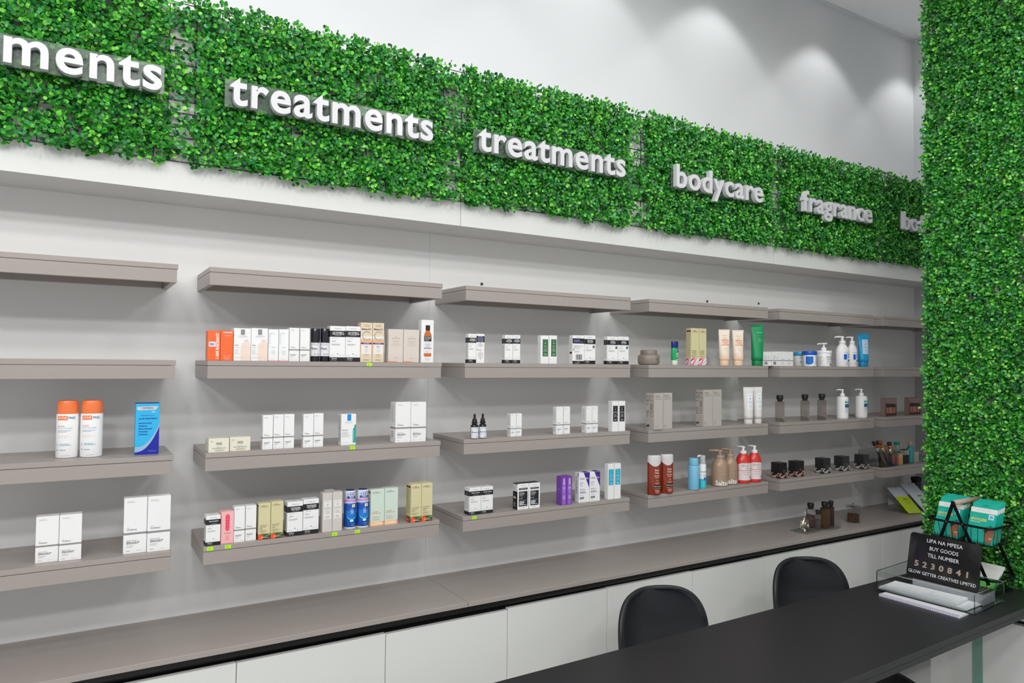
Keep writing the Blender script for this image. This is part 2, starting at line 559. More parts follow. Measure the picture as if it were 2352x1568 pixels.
hx = [-.905, -.086, .852, 1.757, 2.690, 3.615, 4.375]
hname = ['carrying the sign cut off at the left', 'carrying the larger full treatments sign', 'carrying the smaller treatments sign', 'carrying the bodycare sign', 'carrying the fragrance sign', 'ending behind the hedge column']
for i in range(6):
    x0, x1 = hx[i] + .001, hx[i + 1] - .001
    root = empty('boxwood_panel', ((x0 + x1) / 2, -.222, 2.317))
    tag(root, 'green artificial boxwood panel ' + hname[i], 'hedge panel', 'boxwood panels along the fascia')
    Wd, Ht = x1 - x0, .498
    f3 = lambda P, w=Wd: np.stack([P[:, 0] - w / 2, -P[:, 2], P[:, 1]], 1)
    obj('lattice', grid_mesh(Wd, Ht, f3), root)
    leaves('leaves', Wd, Ht, int(50000 * Wd * Ht), 11 + i, .045, True, f3, root)

# hedge-clad column at the end of the desk: boxwood on the face turned to the shop, white board below
CX, CY0, CY1 = 3.205, -1.395, -.735
cr = empty('hedge_column', (CX, CY1, 0))
tag(cr, 'tall column clad in green artificial boxwood at the desk end', 'column')
slab('core', 0, .55, CY0 - CY1, 0, .60, CEIL - .0, FASC, cr)
slab('base_panel', -.012, .55, CY0 - CY1, 0.0, 0, .581, DOORM, cr)
slab('shadow_gap', .02, .5, CY0 - CY1 + .02, -.02, .581, .60, DARK, cr)
slab('glass_edge_strip', -.016, -.012, -.232, -.19, 0, .58, mat('green_glass_edge', (118, 160, 148), .1, coat=.5), cr)
c3 = lambda P: np.stack([-P[:, 2], -P[:, 0], P[:, 1] + .70], 1)
Wd, Ht = CY1 - CY0, CEIL - .72
obj('lattice', grid_mesh(Wd, Ht, c3), cr)
leaves('leaves', .66, Ht, int(50000 * .66 * Ht), 77, .045, False, c3, cr)
slab('corner_strip', -.006, .0, -.004, .012, .60, CEIL, GRIDM, cr)

# ---------------------------------------------------------------- raised lettering signs
LETTER = mat('white_acrylic_letter', (206, 206, 209), .35, coat=.2)
PLATE = mat('clear_acrylic_plate', (206, 222, 214), .20, trans=.95, ior=1.35)
SCREWM = mat('steel_screw', (150, 150, 150), .3, .9)
def sign(word, x0, x1, lb, shown=None):
    V, Fc, wd = glyphs(word, .020, 5, 1.10)
    z0 = 2.503
    xs = .080 / .75                       # x-height of the lettering
    sx = (x1 - x0) / wd
    root = empty('lettering_sign', ((x0 + x1) / 2, -.28, z0))
    tag(root, lb, 'sign', 'raised lettering signs on the hedge')
    slab('acrylic_plate', -(x1 - x0) / 2 - .012, (x1 - x0) / 2 + .008, -.0055, 0, -.006, .083, PLATE, root, .0005)
    # split into letters by connectivity
    par = list(range(len(V)))
    def fd(a):
        while par[a] != a:
            par[a] = par[par[a]]
            a = par[a]
        return a
    for f in Fc:
        for k in range(1, len(f)):
            par[fd(f[k])] = fd(f[0])
    groups = {}
    for fi, f in enumerate(Fc):
        groups.setdefault(fd(f[0]), []).append(f)
    xh = max(V[:, 1]) if False else .75
    for g, fs in sorted(groups.items(), key=lambda kv: min(V[i, 0] for f in kv[1] for i in f)):
        ids = sorted({i for f in fs for i in f})
        mp = {q: k for k, q in enumerate(ids)}
        P = [(V[i, 0] * sx - (x1 - x0) / 2, V[i, 1] * xs) for i in ids]
        n = len(P)
        dep = .022
        Vv = [(x, -.0056 - dep, z) for x, z in P] + [(x, -.0056, z) for x, z in P]
        cnt = {}
        for f in fs:
            for a, b in zip(f, f[1:] + f[:1]):
                cnt[(a, b)] = cnt.get((a, b), 0) + 1
        Ff = [tuple(mp[i] for i in f) for f in fs] + [tuple(n + mp[i] for i in reversed(f)) for f in fs]
        for (a, b) in cnt:
            if (b, a) not in cnt:
                Ff.append((mp[b], mp[a], n + mp[a], n + mp[b]))
        me = new_mesh('letter', Vv, Ff, LETTER)
        obj('letter', me, root)
    for q in (-.3, .32):
        obj('screw', lathe_mesh('screw', [(.005, 0), (.005, .0016), (.003, .003), (.0004, .003)], SCREWM, 12), root, (q * (x1 - x0), -.0056, .045), (PI / 2, 0, 0))
sign('treatments', -.872, -.149, 'white raised treatments lettering, cut off by the left edge')
sign('treatments', .042, .736, 'white raised treatments lettering above the bay crowded with cartons')
sign('treatments', .925, 1.639, 'white raised treatments lettering above the eye cream bay')
sign('bodycare', 1.936, 2.516, 'white raised bodycare lettering shown whole')
sign('fragrance', 2.822, 3.422, 'white raised fragrance lettering')
sign('bodycare', 3.732, 4.30, 'white raised lettering half hidden behind the hedge column')

# ---------------------------------------------------------------- cartons
K, GREY, WHT = (28, 28, 34), (140, 140, 140), (240, 240, 240)
def carton_faces(w, h, d):
    f = Face(w, h, lambda x, y, o: (x - w / 2, -d / 2 - o, y))
    s = Face(d, h, lambda x, y, o: (-w / 2 - o, d / 2 - x, y))
    t = Face(w, d, lambda x, y, o: (x - w / 2, -d / 2 + y, h + .0008 + o))
    return f, s, t

def d_ord(f, s, t, flat=False, seed=1):
    by = .345 if not flat else .36
    for q in (f, s):
        q.R(0, by - .018, 1, by + .018, (138, 138, 138))
    f.T('The', .14, by + .105, .018, GREY, .2, 'l')
    f.T('Ordinary.', .13, by + .07, .032, (60, 60, 60), .5, 'l', .006)
    f.L(.13, .62, .95, .915, 2, (175, 175, 175), seed=seed)
    f.L(.13, .72, .215, .17, 2, (90, 90, 90), .5, seed=seed + 1)
    f.L(.13, .6, .155, .11, 2, (170, 170, 170), seed=seed + 2)
    f.L(.13, .36, .06, .04, 1, (110, 110, 110), seed=3)
    f.L(.55, .88, .06, .04, 1, (190, 190, 190), seed=4)
    s.L(.15, .85, .93, .5, 14, (180, 180, 180), seed=7)
    s.L(.2, .8, .28, .1, 4, (120, 120, 120), seed=8)
    t.L(.4, .6, .55, .45, 1, GREY)

def d_inkey(f, s, t, title, disc=False, seed=1):
    for q in (f, s):
        q.R(0, .70, 1, .875, K)
        q.R(0, .005, 1, .125, K)
    f.T('THE INKEY LIST', .5, .93, .022, (70, 70, 74), .62)
    ln = title.split('|')
    for i, q in enumerate(ln):
        f.T(q, .52, .80 + (len(ln) - 1) * .022 - i * .045 + (.01 if len(ln) == 1 else 0), .034, WHT, .78, 'c', .02)
    f.L(.3, .74, .752, .725, 1, (190, 190, 190), seed=2, al='c')
    f.T('HYDRATING SERUM', .11, .655, .014, (90, 90, 90), .5, 'l')
    f.L(.11, .5, .60, .56, 2, (130, 130, 130), seed=seed)
    f.L(.11, .7, .51, .46, 2, (130, 130, 130), seed=seed + 1)
    f.D(.5, .225, .03, K)
    for i, x in enumerate((.12, .28, .66, .88)):
        f.L(x - .05, x + .07, .19, .172, 1, (90, 90, 90), seed=i)
    f.T('SERUM (C', .11, .085, .026, WHT, .4, 'l', .02)
    f.T('serum stage', .11, .045, .022, (220, 220, 220), .45, 'l')
    if disc:
        f.D(.83, .61, .10, K)
        f.ring(.83, .61, .075, .02, (150, 190, 185))
    s.L(.25, .75, .84, .73, 4, (150, 150, 150), seed=9)
    s.L(.15, .85, .66, .2, 16, (170, 170, 170), seed=10)
    t.T('INKEY', .5, .5, .14, (90, 90, 94), .3)

def d_gm(f, s, t, art=0):
    tx = (92, 84, 40) if art != 2 else (150, 60, 140)
    f.D(.2, .925, .035, tx); f.D(.16, .90, .025, tx)
    f.T('GOOD', .3, .935, .020, tx, .4, 'l', .012)
    f.T('MOLECULES', .3, .905, .020, tx, .6, 'l', .012)
    q = (90, 80, 30) if art != 2 else (215, 110, 80)
    tt = (['DISCOLORATION', 'CORRECTING', 'SERUM'], ['NIACINAMIDE', 'BRIGHTENING', 'BODY CREAM'], ['NIACINAMIDE', 'BRIGHTENING TONER'])[art]
    for i, wd in enumerate(tt):
        f.T(wd, .1, .385 - .043 * i, .019, q, .72, 'l', .012)
    f.L(.1, .82, .27, .20, 3, (150, 140, 95) if art != 2 else (220, 170, 150), seed=4)
    f.L(.1, .75, .185, .165, 1, (120, 110, 70), seed=5)
    s.R(.12, .90, .88, .945, (96, 44, 40))
    s.L(.12, .88, .86, .22, 24, (165, 152, 96) if art != 2 else (180, 190, 175), seed=6)
    if art == 0:
        for q in (f, s):
            q.R(0, .004, 1, .15, (70, 70, 62))
            q.P([(0, .004), (.42, .004), (.25, .06), (.5, .10), (.1, .15), (0, .15)], (236, 88, 40))
            q.P([(.15, .03), (.6, .05), (.3, .085)], (250, 150, 90))
            q.P([(.5, .09), (1, .15), (1, .11), (.7, .085)], (92, 170, 70))
            q.P([(.35, .05), (.95, .04), (.55, .075)], (170, 178, 168))
            q.P([(.7, .004), (1, .004), (1, .06)], (150, 60, 40))
    elif art == 1:
        for q in (f, s):
            q.R(0, .004, 1, .185, (232, 226, 226))
            q.P([(0, .10), (.55, .185), (.15, .185), (0, .15)], (214, 44, 92))
            q.P([(0, .004), (.3, .004), (.75, .185), (.6, .185)], (226, 120, 140))
            q.P([(.5, .02), (1, .12), (1, .15), (.6, .06)], (160, 180, 214))
            q.P([(.8, .004), (1, .004), (1, .06)], (226, 60, 110))
    else:
        for q in (f, s):
            q.R(0, .004, 1, .125, (240, 200, 160))
            q.P([(0, .05), (.6, .09), (1, .06), (1, .04), (.4, .055)], (250, 220, 180))
        for a in (.02, .055, .09):
            f.P([(.82, a), (1, a + .012), (1, a + .035)], (214, 50, 160))

def bottle_print(f, cx, y0, hh, wd, cap, glass, lab):
    """a bottle pictured on a carton"""
    f.P([(cx - wd / 2, y0 + hh * .03), (cx - wd / 2 + wd * .1, y0), (cx + wd / 2 - wd * .1, y0), (cx + wd / 2, y0 + hh * .03), (cx + wd / 2, y0 + hh * .70), (cx + wd * .3, y0 + hh * .80), (cx + wd * .25, y0 + hh * .84), (cx - wd * .25, y0 + hh * .84), (cx - wd * .3, y0 + hh * .80), (cx - wd / 2, y0 + hh * .70)], glass)
    f.R(cx - wd * .3, y0 + hh * .83, cx + wd * .3, y0 + hh, cap)
    if lab:
        f.R(cx - wd / 2, y0 + hh * .08, cx + wd / 2, y0 + hh * .5, lab)

def carton(des, name, w, h, d):
    """returns a root with the carton body, its top flap and its print"""
    kind, _, arg = des.partition(':')
    body = {'differin': (46, 178, 232), 'radiant': (240, 106, 52), 'uncover': (240, 106, 52), 'melano': (222, 206, 180), 'vitc': (214, 204, 196), 'versed': (226, 222, 206),
            'topicals': (244, 182, 184), 'gm': (212, 204, 160), 'gmpink': (212, 204, 160), 'mint': (206, 222, 208), 'natu': (206, 200, 194), 'purple': (120, 66, 172), 'neces': (182, 175, 168),
            'ringpink': (30, 28, 30), 'ringsilver': (30, 30, 31), 'kit': (120, 98, 90), 'icon': (236, 238, 238)}.get(kind, (236, 236, 236))
    topc = {'differin': (20, 40, 170), 'scar': (34, 34, 36)}.get(kind, body)
    cm = mat('card_%02x%02x%02x' % body, body, .42 if kind not in ('ringpink', 'ringsilver') else .28, coat=.15)
    root = empty(name)
    obj('body', box_mesh(w, d, h, cm, .0006), root)
    obj('top_flap', box_mesh(w * .97, d * .93, .0007, mat('card_%02x%02x%02x' % topc, topc, .42, coat=.15)), root, (0, 0, h))
    f, s, t = carton_faces(w, h, d)
    if kind in ('ord', 'ord_flat'):
        d_ord(f, s, t, kind == 'ord_flat')
        if kind == 'ord_flat':
            f.T('Salicylic Acid 2%', .13, .235, .018, (80, 80, 80), .6, 'l')
            f.T('Masque', .13, .205, .018, (80, 80, 80), .4, 'l')
    elif kind == 'inkey':
        d_inkey(f, s, t, arg)
    elif kind == 'inkeyd':
        d_inkey(f, s, t, arg, True)
    elif kind == 'inkeyback':
        f.R(0, .72, 1, .93, K)
        f.D(.5, .82, .30, (96, 92, 132), 18); f.ring(.5, .82, .36, .03, (180, 180, 190))
        f.L(.15, .85, .70, .56, 5, (150, 150, 150), seed=3, al='c')
        f.D(.16, .46, .06, K); f.L(.3, .8, .48, .42, 2, (150, 150, 150))
        f.ring(.5, .29, .3, .04, (150, 150, 150)); f.L(.28, .72, .33, .25, 4, (130, 130, 130), al='c')
        f.ring(.5, .16, .07, .03, (120, 120, 120))
    elif kind == 'inkeyback2':
        f.R(0, .72, 1, .90, K); f.L(.12, .92, .86, .76, 3, (130, 130, 190), .6, seed=3); f.R(0, .005, 1, .11, K)
        f.T('THE INKEY LIST', .5, .94, .02, (70, 70, 74), .5)
        f.L(.1, .9, .66, .53, 5, (150, 150, 150), seed=5); f.D(.08, .50, .045, K); f.L(.15, .85, .48, .40, 3, (160, 160, 160))
        for i, x in enumerate((.28, .35, .40, .46, .53, .58, .63, .70, .76)):
            f.R(x, .15, x + (.035 if i % 3 else .02), .34, (60, 60, 60))
        f.T('10% UREA', .5, .07, .02, WHT, .4); f.L(.2, .8, .045, .025, 1, (200, 200, 200), .6)
        s.R(.2, .36, .8, .43, K); s.L(.3, .8, .9, .5, 8, (150, 150, 150))
    elif kind == 'differin':
        cv = lambda x, o=0: .05 + o + .49 * x ** 2.3
        f.P([(0, .004), (1, .004)] + [(x / 14, cv(x / 14)) for x in range(14, -1, -1)], (24, 36, 160))
        for i in range(4):
            a = .004 + .026 * i
            f.P([(x / 14, cv(x / 14, a * (1 - .45 * x / 14))) for x in range(15)] + [(x / 14, cv(x / 14, (a + .014) * (1 - .45 * x / 14))) for x in range(14, -1, -1)], (200, 206, 210))
        f.P([(.06, .885), (.12, .865), (.84, .875), (.94, .93), (.9, .945), (.08, .94), (.05, .92)], (200, 202, 202))
        f.T('DIFFERIN', .5, .905, .034, (24, 40, 130), .7, 'c', .01)
        f.T('GEL', .74, .835, .030, (226, 240, 250), .3, 'c', .01)
        f.T('ADAPALENE GEL 0.1%', .5, .765, .018, (24, 60, 150), .8)
        f.T('ACNE TREATMENT', .52, .70, .028, (24, 50, 150), .82, 'c', .012)
        for i in range(5):
            f.L(.14, .72, .63 - i * .055, .60 - i * .055, 1, (24, 80, 170), .6, seed=i)
        f.T('NET WT 0.5 OZ', .72, .065, .014, (190, 210, 240), .4)
        t.R(0, 0, 1, 1, (20, 34, 150))
    elif kind == 'radiant':
        f.T('I AM RADIANT', .80, .50, .18 * w / h * 1.35, (250, 240, 232), .90, 'c', .03, rot=1)
        f.R(.1, .47, .62, .63, (236, 238, 244)); f.R(.16, .50, .56, .60, (170, 176, 214)); f.L(.2, .52, .585, .515, 2, (110, 80, 170), .5)
        s.L(.1, .9, .9, .1, 20, (206, 80, 40))
    elif kind == 'uncover':
        f.T('UNCOVER', .56, .94, .045, (252, 240, 230), .84, 'c', .03)
        f.T('Rosehip Ultimate', .55, .845, .024, (252, 240, 230), .74); f.T('Serum', .55, .79, .024, (252, 240, 230), .3)
        for a, b_, r in ((.42, .64, .16), (.55, .54, .18), (.36, .42, .14), (.6, .38, .12)):
            f.ring(a, b_, r, .02, (250, 140, 84), 200, 470, sq=.8)
        f.T('Brightens + Evens', .5, .165, .022, (252, 230, 216), .76); f.L(.15, .85, .12, .03, 3, (250, 200, 170), al='c')
    elif kind == 'lrp_c':
        f.R(.40, .80, .64, .97, (140, 140, 142))
        f.T('LA ROCHE-POSAY', .53, .755, .024, (120, 120, 124), .78); f.T('LABORATOIRE DERMATOLOGIQUE', .53, .72, .011, (150, 150, 150), .78)
        f.P([(.42, .02), (.98, .02), (.98, .50), (.90, .60), (.62, .60), (.48, .52), (.42, .46)], (236, 214, 200)); f.R(.62, .60, .84, .655, (228, 204, 190))
        f.T('C10', .62, .44, .05, (226, 186, 164), .3); f.T('PURE', .06, .475, .032, (96, 96, 100), .3, 'l', .01)
        f.T('VITAMIN C10', .06, .41, .018, (130, 130, 130), .3, 'l'); f.L(.06, .4, .36, .2, 5, (200, 200, 200)); f.L(.06, .92, .12, .09, 1, (190, 150, 130), .2)
    elif kind == 'icon':
        f.T('IKON', .42, .86, .05, (180, 184, 186), .4); f.T('SKIN SOLUTIONS', .14, .70, .05, (190, 194, 196), .34, 'c', 0, 1)
        f.T('C-Glow', .5, .43, .03, (120, 120, 126), .5); f.L(.2, .8, .34, .2, 4, (190, 190, 194), al='c'); f.L(.3, .7, .08, .06, 1, (160, 160, 160))
        f.R(0, .004, 1, .03, (244, 176, 186)); s.R(0, .004, 1, .03, (244, 176, 186)); t.R(0, 0, 1, 1, (176, 214, 226))
    elif kind == 'melano':
        f.R(0, .25, 1, .52, (240, 190, 140)); f.R(.08, .20, .92, .48, (230, 226, 224)); f.R(.0, .60, 1, .66, (226, 226, 226))
        f.R(0, .52, 1, .57, (232, 176, 130))
        f.T('Pure Vitamin C', .52, .945, .020, (90, 60, 50), .8); f.T('Concentrate', .52, .91, .020, (90, 60, 50), .6)
        f.T('MelanoCC', .5, .835, .042, (70, 40, 44), .9, 'c', .012)
        f.ring(.52, .67, .40, .09, (176, 170, 160), 40, 320)
        f.R(.03, .455, .97, .495, (60, 40, 120)); f.T('SPOT ESSENCE', .5, .475, .018, WHT, .7, 'c', .01)
        f.T('Vitamin', .5, .40, .022, (60, 70, 170), .4, 'c', .01); f.T('Essence', .5, .37, .016, (60, 70, 170), .4)
        f.ring(.5, .29, .12, .03, (190, 190, 190)); f.T('Uneven', .5, .19, .026, (170, 110, 60), .55); f.T('Dark Spots', .5, .145, .02, (206, 140, 90), .7); f.L(.1, .9, .07, .04, 1, (120, 90, 60), al='c')
    elif kind == 'vitc':
        f.T('Pure', .5, .78, .026, (120, 110, 104), .4); f.T('Vitamin C Serum', .5, .73, .028, (120, 110, 104), .74)
        f.L(.15, .85, .68, .48, 6, (196, 170, 150), .2, al='c'); f.T('ABIB', .5, .13, .022, (130, 120, 112), .3)
        for q in (f, s):
            q.P([(0, .004), (.62, .004), (.55, .03), (0, .034)], (236, 140, 84))
        s.L(.2, .8, .85, .2, 12, (170, 160, 150))
    elif kind == 'toner':
        bottle_print(f, .52, .14, .74, .60, (40, 40, 42), (196, 110, 56), None)
        f.R(.22, .50, .82, .62, (38, 36, 38)); f.R(.22, .22, .82, .50, (226, 224, 224)); f.R(.22, .33, .82, .345, (60, 60, 60))
        for i, q in enumerate(('GALACTOMYCES', '+ 2% VITAMIN', 'C TONER')):
            f.T(q, .26, .595 - i * .032, .018, WHT, .52, 'l', .02)
        f.T('A O B D', .52, .43, .026, (90, 90, 96), .4); f.L(.3, .74, .41, .36, 2, (150, 150, 150), al='c'); f.T('SOME BY MI', .52, .25, .012, (90, 90, 90), .4)
        f.T('SOME BY MI', .5, .09, .018, (110, 110, 110), .5); f.L(.3, .7, .065, .05, 1, (170, 170, 170), al='c'); s.L(.2, .8, .6, .2, 8, (190, 170, 150))
    elif kind == 'versed':
        f.T('2', .1, .80, .09, (70, 70, 70), .1, 'l', .03); f.D(.2, .80, .018, (90, 90, 90))
        f.T('VERSED', .5, .62, .085, (60, 60, 60), .3, 'c', .02); f.R(.35, .70, .66, .715, (110, 110, 110)); f.R(.35, .53, .66, .545, (110, 110, 110))
        f.T('keep the peace', .5, .40, .04, (140, 130, 110), .4); f.T('ACNE-CALMING BAR SOAP', .5, .30, .055, (100, 96, 88), .66, 'c', .01)
        f.L(.2, .85, .22, .08, 3, (150, 146, 136), al='c'); s.L(.2, .8, .7, .3, 5, (170, 166, 150))
    elif kind == 'effaclar':
        f.R(.40, .79, .66, 1.0, (20, 140, 214)); f.T('LA ROCHE-POSAY', .5, .745, .022, (110, 110, 114), .7); f.T('LABORATOIRE DERMATOLOGIQUE', .5, .71, .011, (150, 150, 150), .75)
        f.P([(.78, .09), (.82, .075), (.99, .075), (.99, .60), (.90, .60), (.80, .52), (.78, .48)], (20, 160, 150)); f.P([(.82, .12), (.86, .11), (.86, .5), (.82, .48)], (120, 214, 204)); f.R(.89, .60, .99, .655, (20, 140, 132))
        f.T('EFFACLAR', .06, .485, .030, (84, 84, 88), .52, 'l', .01); f.L(.06, .7, .44, .26, 7, (186, 186, 186)); f.L(.06, .75, .1, .08, 1, (190, 190, 190)); s.L(.1, .9, .95, .1, 22, (150, 150, 150), .5)
    elif kind == 'topicals':
        f.P([(.5 + .16 * math.cos(a * PI / 12), (.86 if math.sin(a * PI / 12) >= 0 else .46) + .16 * w / h * math.sin(a * PI / 12)) for a in range(24)], (226, 60, 92))
        for i in range(5):
            f.ring(.5, .87 - i * .1, .09, .025, (248, 150, 160))
        f.T('TOPICALS', .5, .325, .034, (226, 70, 96), .74, 'c', .02); f.L(.28, .72, .27, .1, 6, (236, 140, 150), al='c'); t.R(.4, .3, .7, .6, (250, 226, 220))
    elif kind == 'gm':
        d_gm(f, s, t, 0)
    elif kind == 'gmpink':
        d_gm(f, s, t, 1)
    elif kind == 'mint':
        d_gm(f, s, t, 2)
    elif kind in ('natu', 'glabel', 'blabel', 'clabel'):
        lc, tc_, y0, y1, x0, x1 = {'natu': ((228, 226, 222), (130, 126, 122), .33, .80, .12, .9), 'glabel': ((52, 108, 62), (226, 232, 222), .26, .87, .24, .92),
                                   'blabel': ((34, 34, 36), (226, 226, 226), .33, .85, .12, .88), 'clabel': ((40, 172, 202), (206, 240, 246), .40, .85, .10, .92)}[kind]
        f.R(x0, y0, x1, y1, lc)
        mx_ = (x0 + x1) / 2
        hh = y1 - y0
        f.T('NATURIUM', mx_, y1 - hh * .09, .014, tc_, .5); f.D(mx_, y1 - hh * .23, .06, tc_, 10)
        a, b_ = {'natu': ('Tranexamic', 'Topical Acid 5%'), 'glabel': ('Multi', 'Peptide Eye'), 'blabel': ('Vitamin C', 'Complex Serum'), 'clabel': ('Retinol', 'Complex')}[kind]
        f.T(a, mx_, y1 - hh * .37, .022, tc_, (x1 - x0) * .8, 'c', .012); f.T(b_, mx_, y1 - hh * .45, .022, tc_, (x1 - x0) * .9, 'c', .012)
        f.L(x0 + .06, x1 - .06, y1 - hh * .54, y1 - hh * .72, 5, tc_, .25, al='c'); f.L(x0 + .1, x1 - .1, y0 + hh * .18, y0 + hh * .05, 3, tc_, .3, al='c')
        s.L(.4, .6, .8, .25, 14, (190, 190, 190))
    elif kind == 'scar':
        f.R(.12, .12, .88, .70, K); f.R(.12, .76, .88, .83, K); f.T('SUPERSOLUTIONS+', .5, .795, .024, WHT, .7, 'c', .01); f.T('THE INKEY LIST', .5, .91, .022, (90, 84, 70), .5)
        for i, q in enumerate(('SCAR, MARK', 'AND WRINKLE', 'SOLUTION')):
            f.T(q, .18, .645 - i * .045, .026, WHT, .58, 'l', .02)
        f.T('2% RETINOL', .18, .49, .022, (210, 210, 210), .5, 'l'); f.T('Serum (C', .18, .425, .026, WHT, .5, 'l', .02); f.R(.2, .35, .8, .355, WHT)
        f.L(.18, .82, .32, .16, 5, (236, 236, 236), .6); f.L(.3, .8, .08, .05, 1, (150, 150, 150))
        s.R(0, .004, 1, .70, K); s.R(0, .97, 1, 1, K); s.L(.15, .85, .92, .74, 5, (120, 120, 120)); s.L(.15, .9, .5, .42, 2, WHT, .7); s.L(.2, .8, .28, .1, 5, (200, 200, 200))
    elif kind == 'purple':
        bottle_print(f, .5, .02, .92, .62, (186, 150, 220), (150, 100, 200), None)
        f.P([(.3, .72), (.7, .72), (.72, .78), (.62, .80), (.62, .93), (.40, .93), (.38, .86), (.30, .80)], (196, 166, 226))
        f.R(.22, .52, .78, .66, (170, 126, 214)); f.T('Youth', .5, .60, .03, WHT, .45); f.L(.3, .7, .5, .45, 2, (214, 190, 236), al='c'); f.T('e.l.f.', .5, .31, .05, (226, 206, 244), .5, 'c', .02); f.T('SKIN', .5, .24, .04, (226, 206, 244), .5, 'c', .02)
        s.T('e.l.f.', .5, .55, .06, (176, 136, 214), .7, 'c', .02)
    elif kind == 'cerave':
        f.P([(.46, 1), (1, 1), (1, .48)], (66, 32, 140)); t.P([(.46, 0), (1, 0), (1, 1), (.6, 1)], (66, 32, 140))
        f.T('Cera', .08, .80, .075, (60, 50, 110), .5, 'l', .006); f.T('Ve', .66, .80, .075, (226, 220, 244), .3, 'l', .006)
        f.T('Skin Renewing', .1, .68, .020, (80, 60, 130), .56, 'l'); f.T('Retinol', .1, .63, .034, (80, 50, 140), .5, 'l'); f.T('Serum', .1, .565, .034, (80, 50, 140), .5, 'l')
        f.L(.1, .85, .46, .40, 2, (120, 100, 160)); f.L(.1, .9, .37, .3, 2, (90, 60, 140), .5); f.L(.1, .7, .26, .22, 1, (170, 160, 190)); f.R(.1, .115, .5, .18, (120, 118, 120)); f.T('1 FL OZ', .3, .147, .02, WHT, .3)
        f.L(.1, .5, .07, .05, 1, (150, 150, 150)); s.L(.25, .75, .9, .3, 16, (130, 120, 150), .5); s.P([(.7, 1), (1, 1), (1, .82)], (66, 32, 140))
    elif kind == 'neces':
        f.T('Necessaire', .1, .93, .026, (60, 56, 54), .6, 'l', .012); f.T('The Body Wash', .1, .885, .026, (96, 90, 86), .66, 'l'); f.T('Le Nettoyant Corps', .1, .84, .022, (110, 104, 100), .82, 'l')
        f.T('Eucalyptus', .1, .10, .016, (90, 84, 80), .5, 'l'); f.L(.1, .5, .065, .045, 1, (120, 114, 110))
        s.T('Made to Change', .1, .92, .026, (50, 46, 44), .8, 'l', .02); s.L(.05, .95, .88, .80, 3, (140, 132, 126), .4)
        for i, y in enumerate((.77, .68, .48, .42, .35)):
            s.R(.05, y + .03, .95, y + .034, (140, 132, 126)); s.L(.08, .35, y + .02, y, 1, (80, 74, 70), .7, seed=i); s.L(.55, .85, y + .02, y - (.14 if i == 1 else 0), 5 if i == 1 else 1, (110, 104, 98), .5, seed=i + 5)
        s.D(.18, .09, .1, (70, 64, 60), 8); s.D(.36, .10, .1, (70, 64, 60), 8)
    elif kind in ('ordcube', 'ordcube2'):
        for q in (f, s):
            q.R(0, .36, 1, .41, (130, 130, 130))
        if kind == 'ordcube':
            for i, x in enumerate((.12, .17, .22, .28, .33, .38, .43)):
                f.R(x, .1, x + .03, .3, (60, 60, 60))
            f.T('Natural', .12, .70, .05, (70, 70, 70), .3, 'l'); f.T('Ordinary.', .12, .6, .05, (70, 70, 70), .4, 'l'); f.L(.12, .3, .55, .45, 2, (90, 90, 90)); f.L(.55, .85, .7, .45, 6, (200, 200, 200))
        else:
            f.T('Ordinary.', .2, .47, .06, (90, 90, 90), .55, 'l'); f.L(.2, .5, .9, .85, 1, (190, 190, 190)); f.L(.2, .75, .26, .16, 2, (130, 130, 130))
    elif kind in ('ringpink', 'ringsilver'):
        c = (206, 150, 136) if kind == 'ringpink' else (190, 186, 182)
        c2 = (236, 190, 176) if kind == 'ringpink' else (224, 222, 220)
        for q in (f, s):
            for x, y, r, a0, a1 in ((.16, .20, .22, 60, 300), (.42, .06, .2, 0, 200), (.62, .10, .2, 20, 220), (.86, .24, .2, -90, 200), (.30, .03, .16, 0, 180)):
                q.ring(x, y, r * .9, .035, c, a0, a1, 14)
                q.ring(x, y, r * .62, .03, c2, a0, a1, 12)
        f.T('NATASHA', .55, .5, .035, (190, 186, 180), .5); f.L(.35, .75, .44, .38, 1, (150, 150, 150), al='c')
        s.P([(.25, 1), (.3, 1), (.02, .5), (0, .5)], (62, 60, 62))
    elif kind == 'kit':
        f.R(.06, .04, .94, .96, (60, 48, 46)); f.P([(.06, .72), (.94, .66), (.94, .96), (.06, .96)], (134, 112, 106)); f.R(.14, .50, .80, .68, (24, 22, 24))
        for i in range(6):
            f.R(.12 + i * .125, .16, .22 + i * .125, .5, ((176, 116, 96), (150, 92, 76), (190, 132, 110))[i % 3])
        s.R(.1, .04, .9, .96, (136, 112, 102))
    for q, p in ((f, ''), (s, 'side_'), (t, 'top_')):
        q.build(root, p)
    return root

# ---------------------------------------------------------------- bottles, tubes, jars
def wrap_face(r, h, z0, arc, ys=1.0, turn=0.0, taper=None):
    """a printed sleeve around a round body: r may be a function of height"""
    def fm(x, y, o):
        rr = (taper(z0 + y) if taper else r) + o * 2
        a = (x - arc / 2) / r + turn
        return (rr * math.sin(a), -rr * math.cos(a) * ys, z0 + y)
    return Face(arc, h, fm, wrap=20)

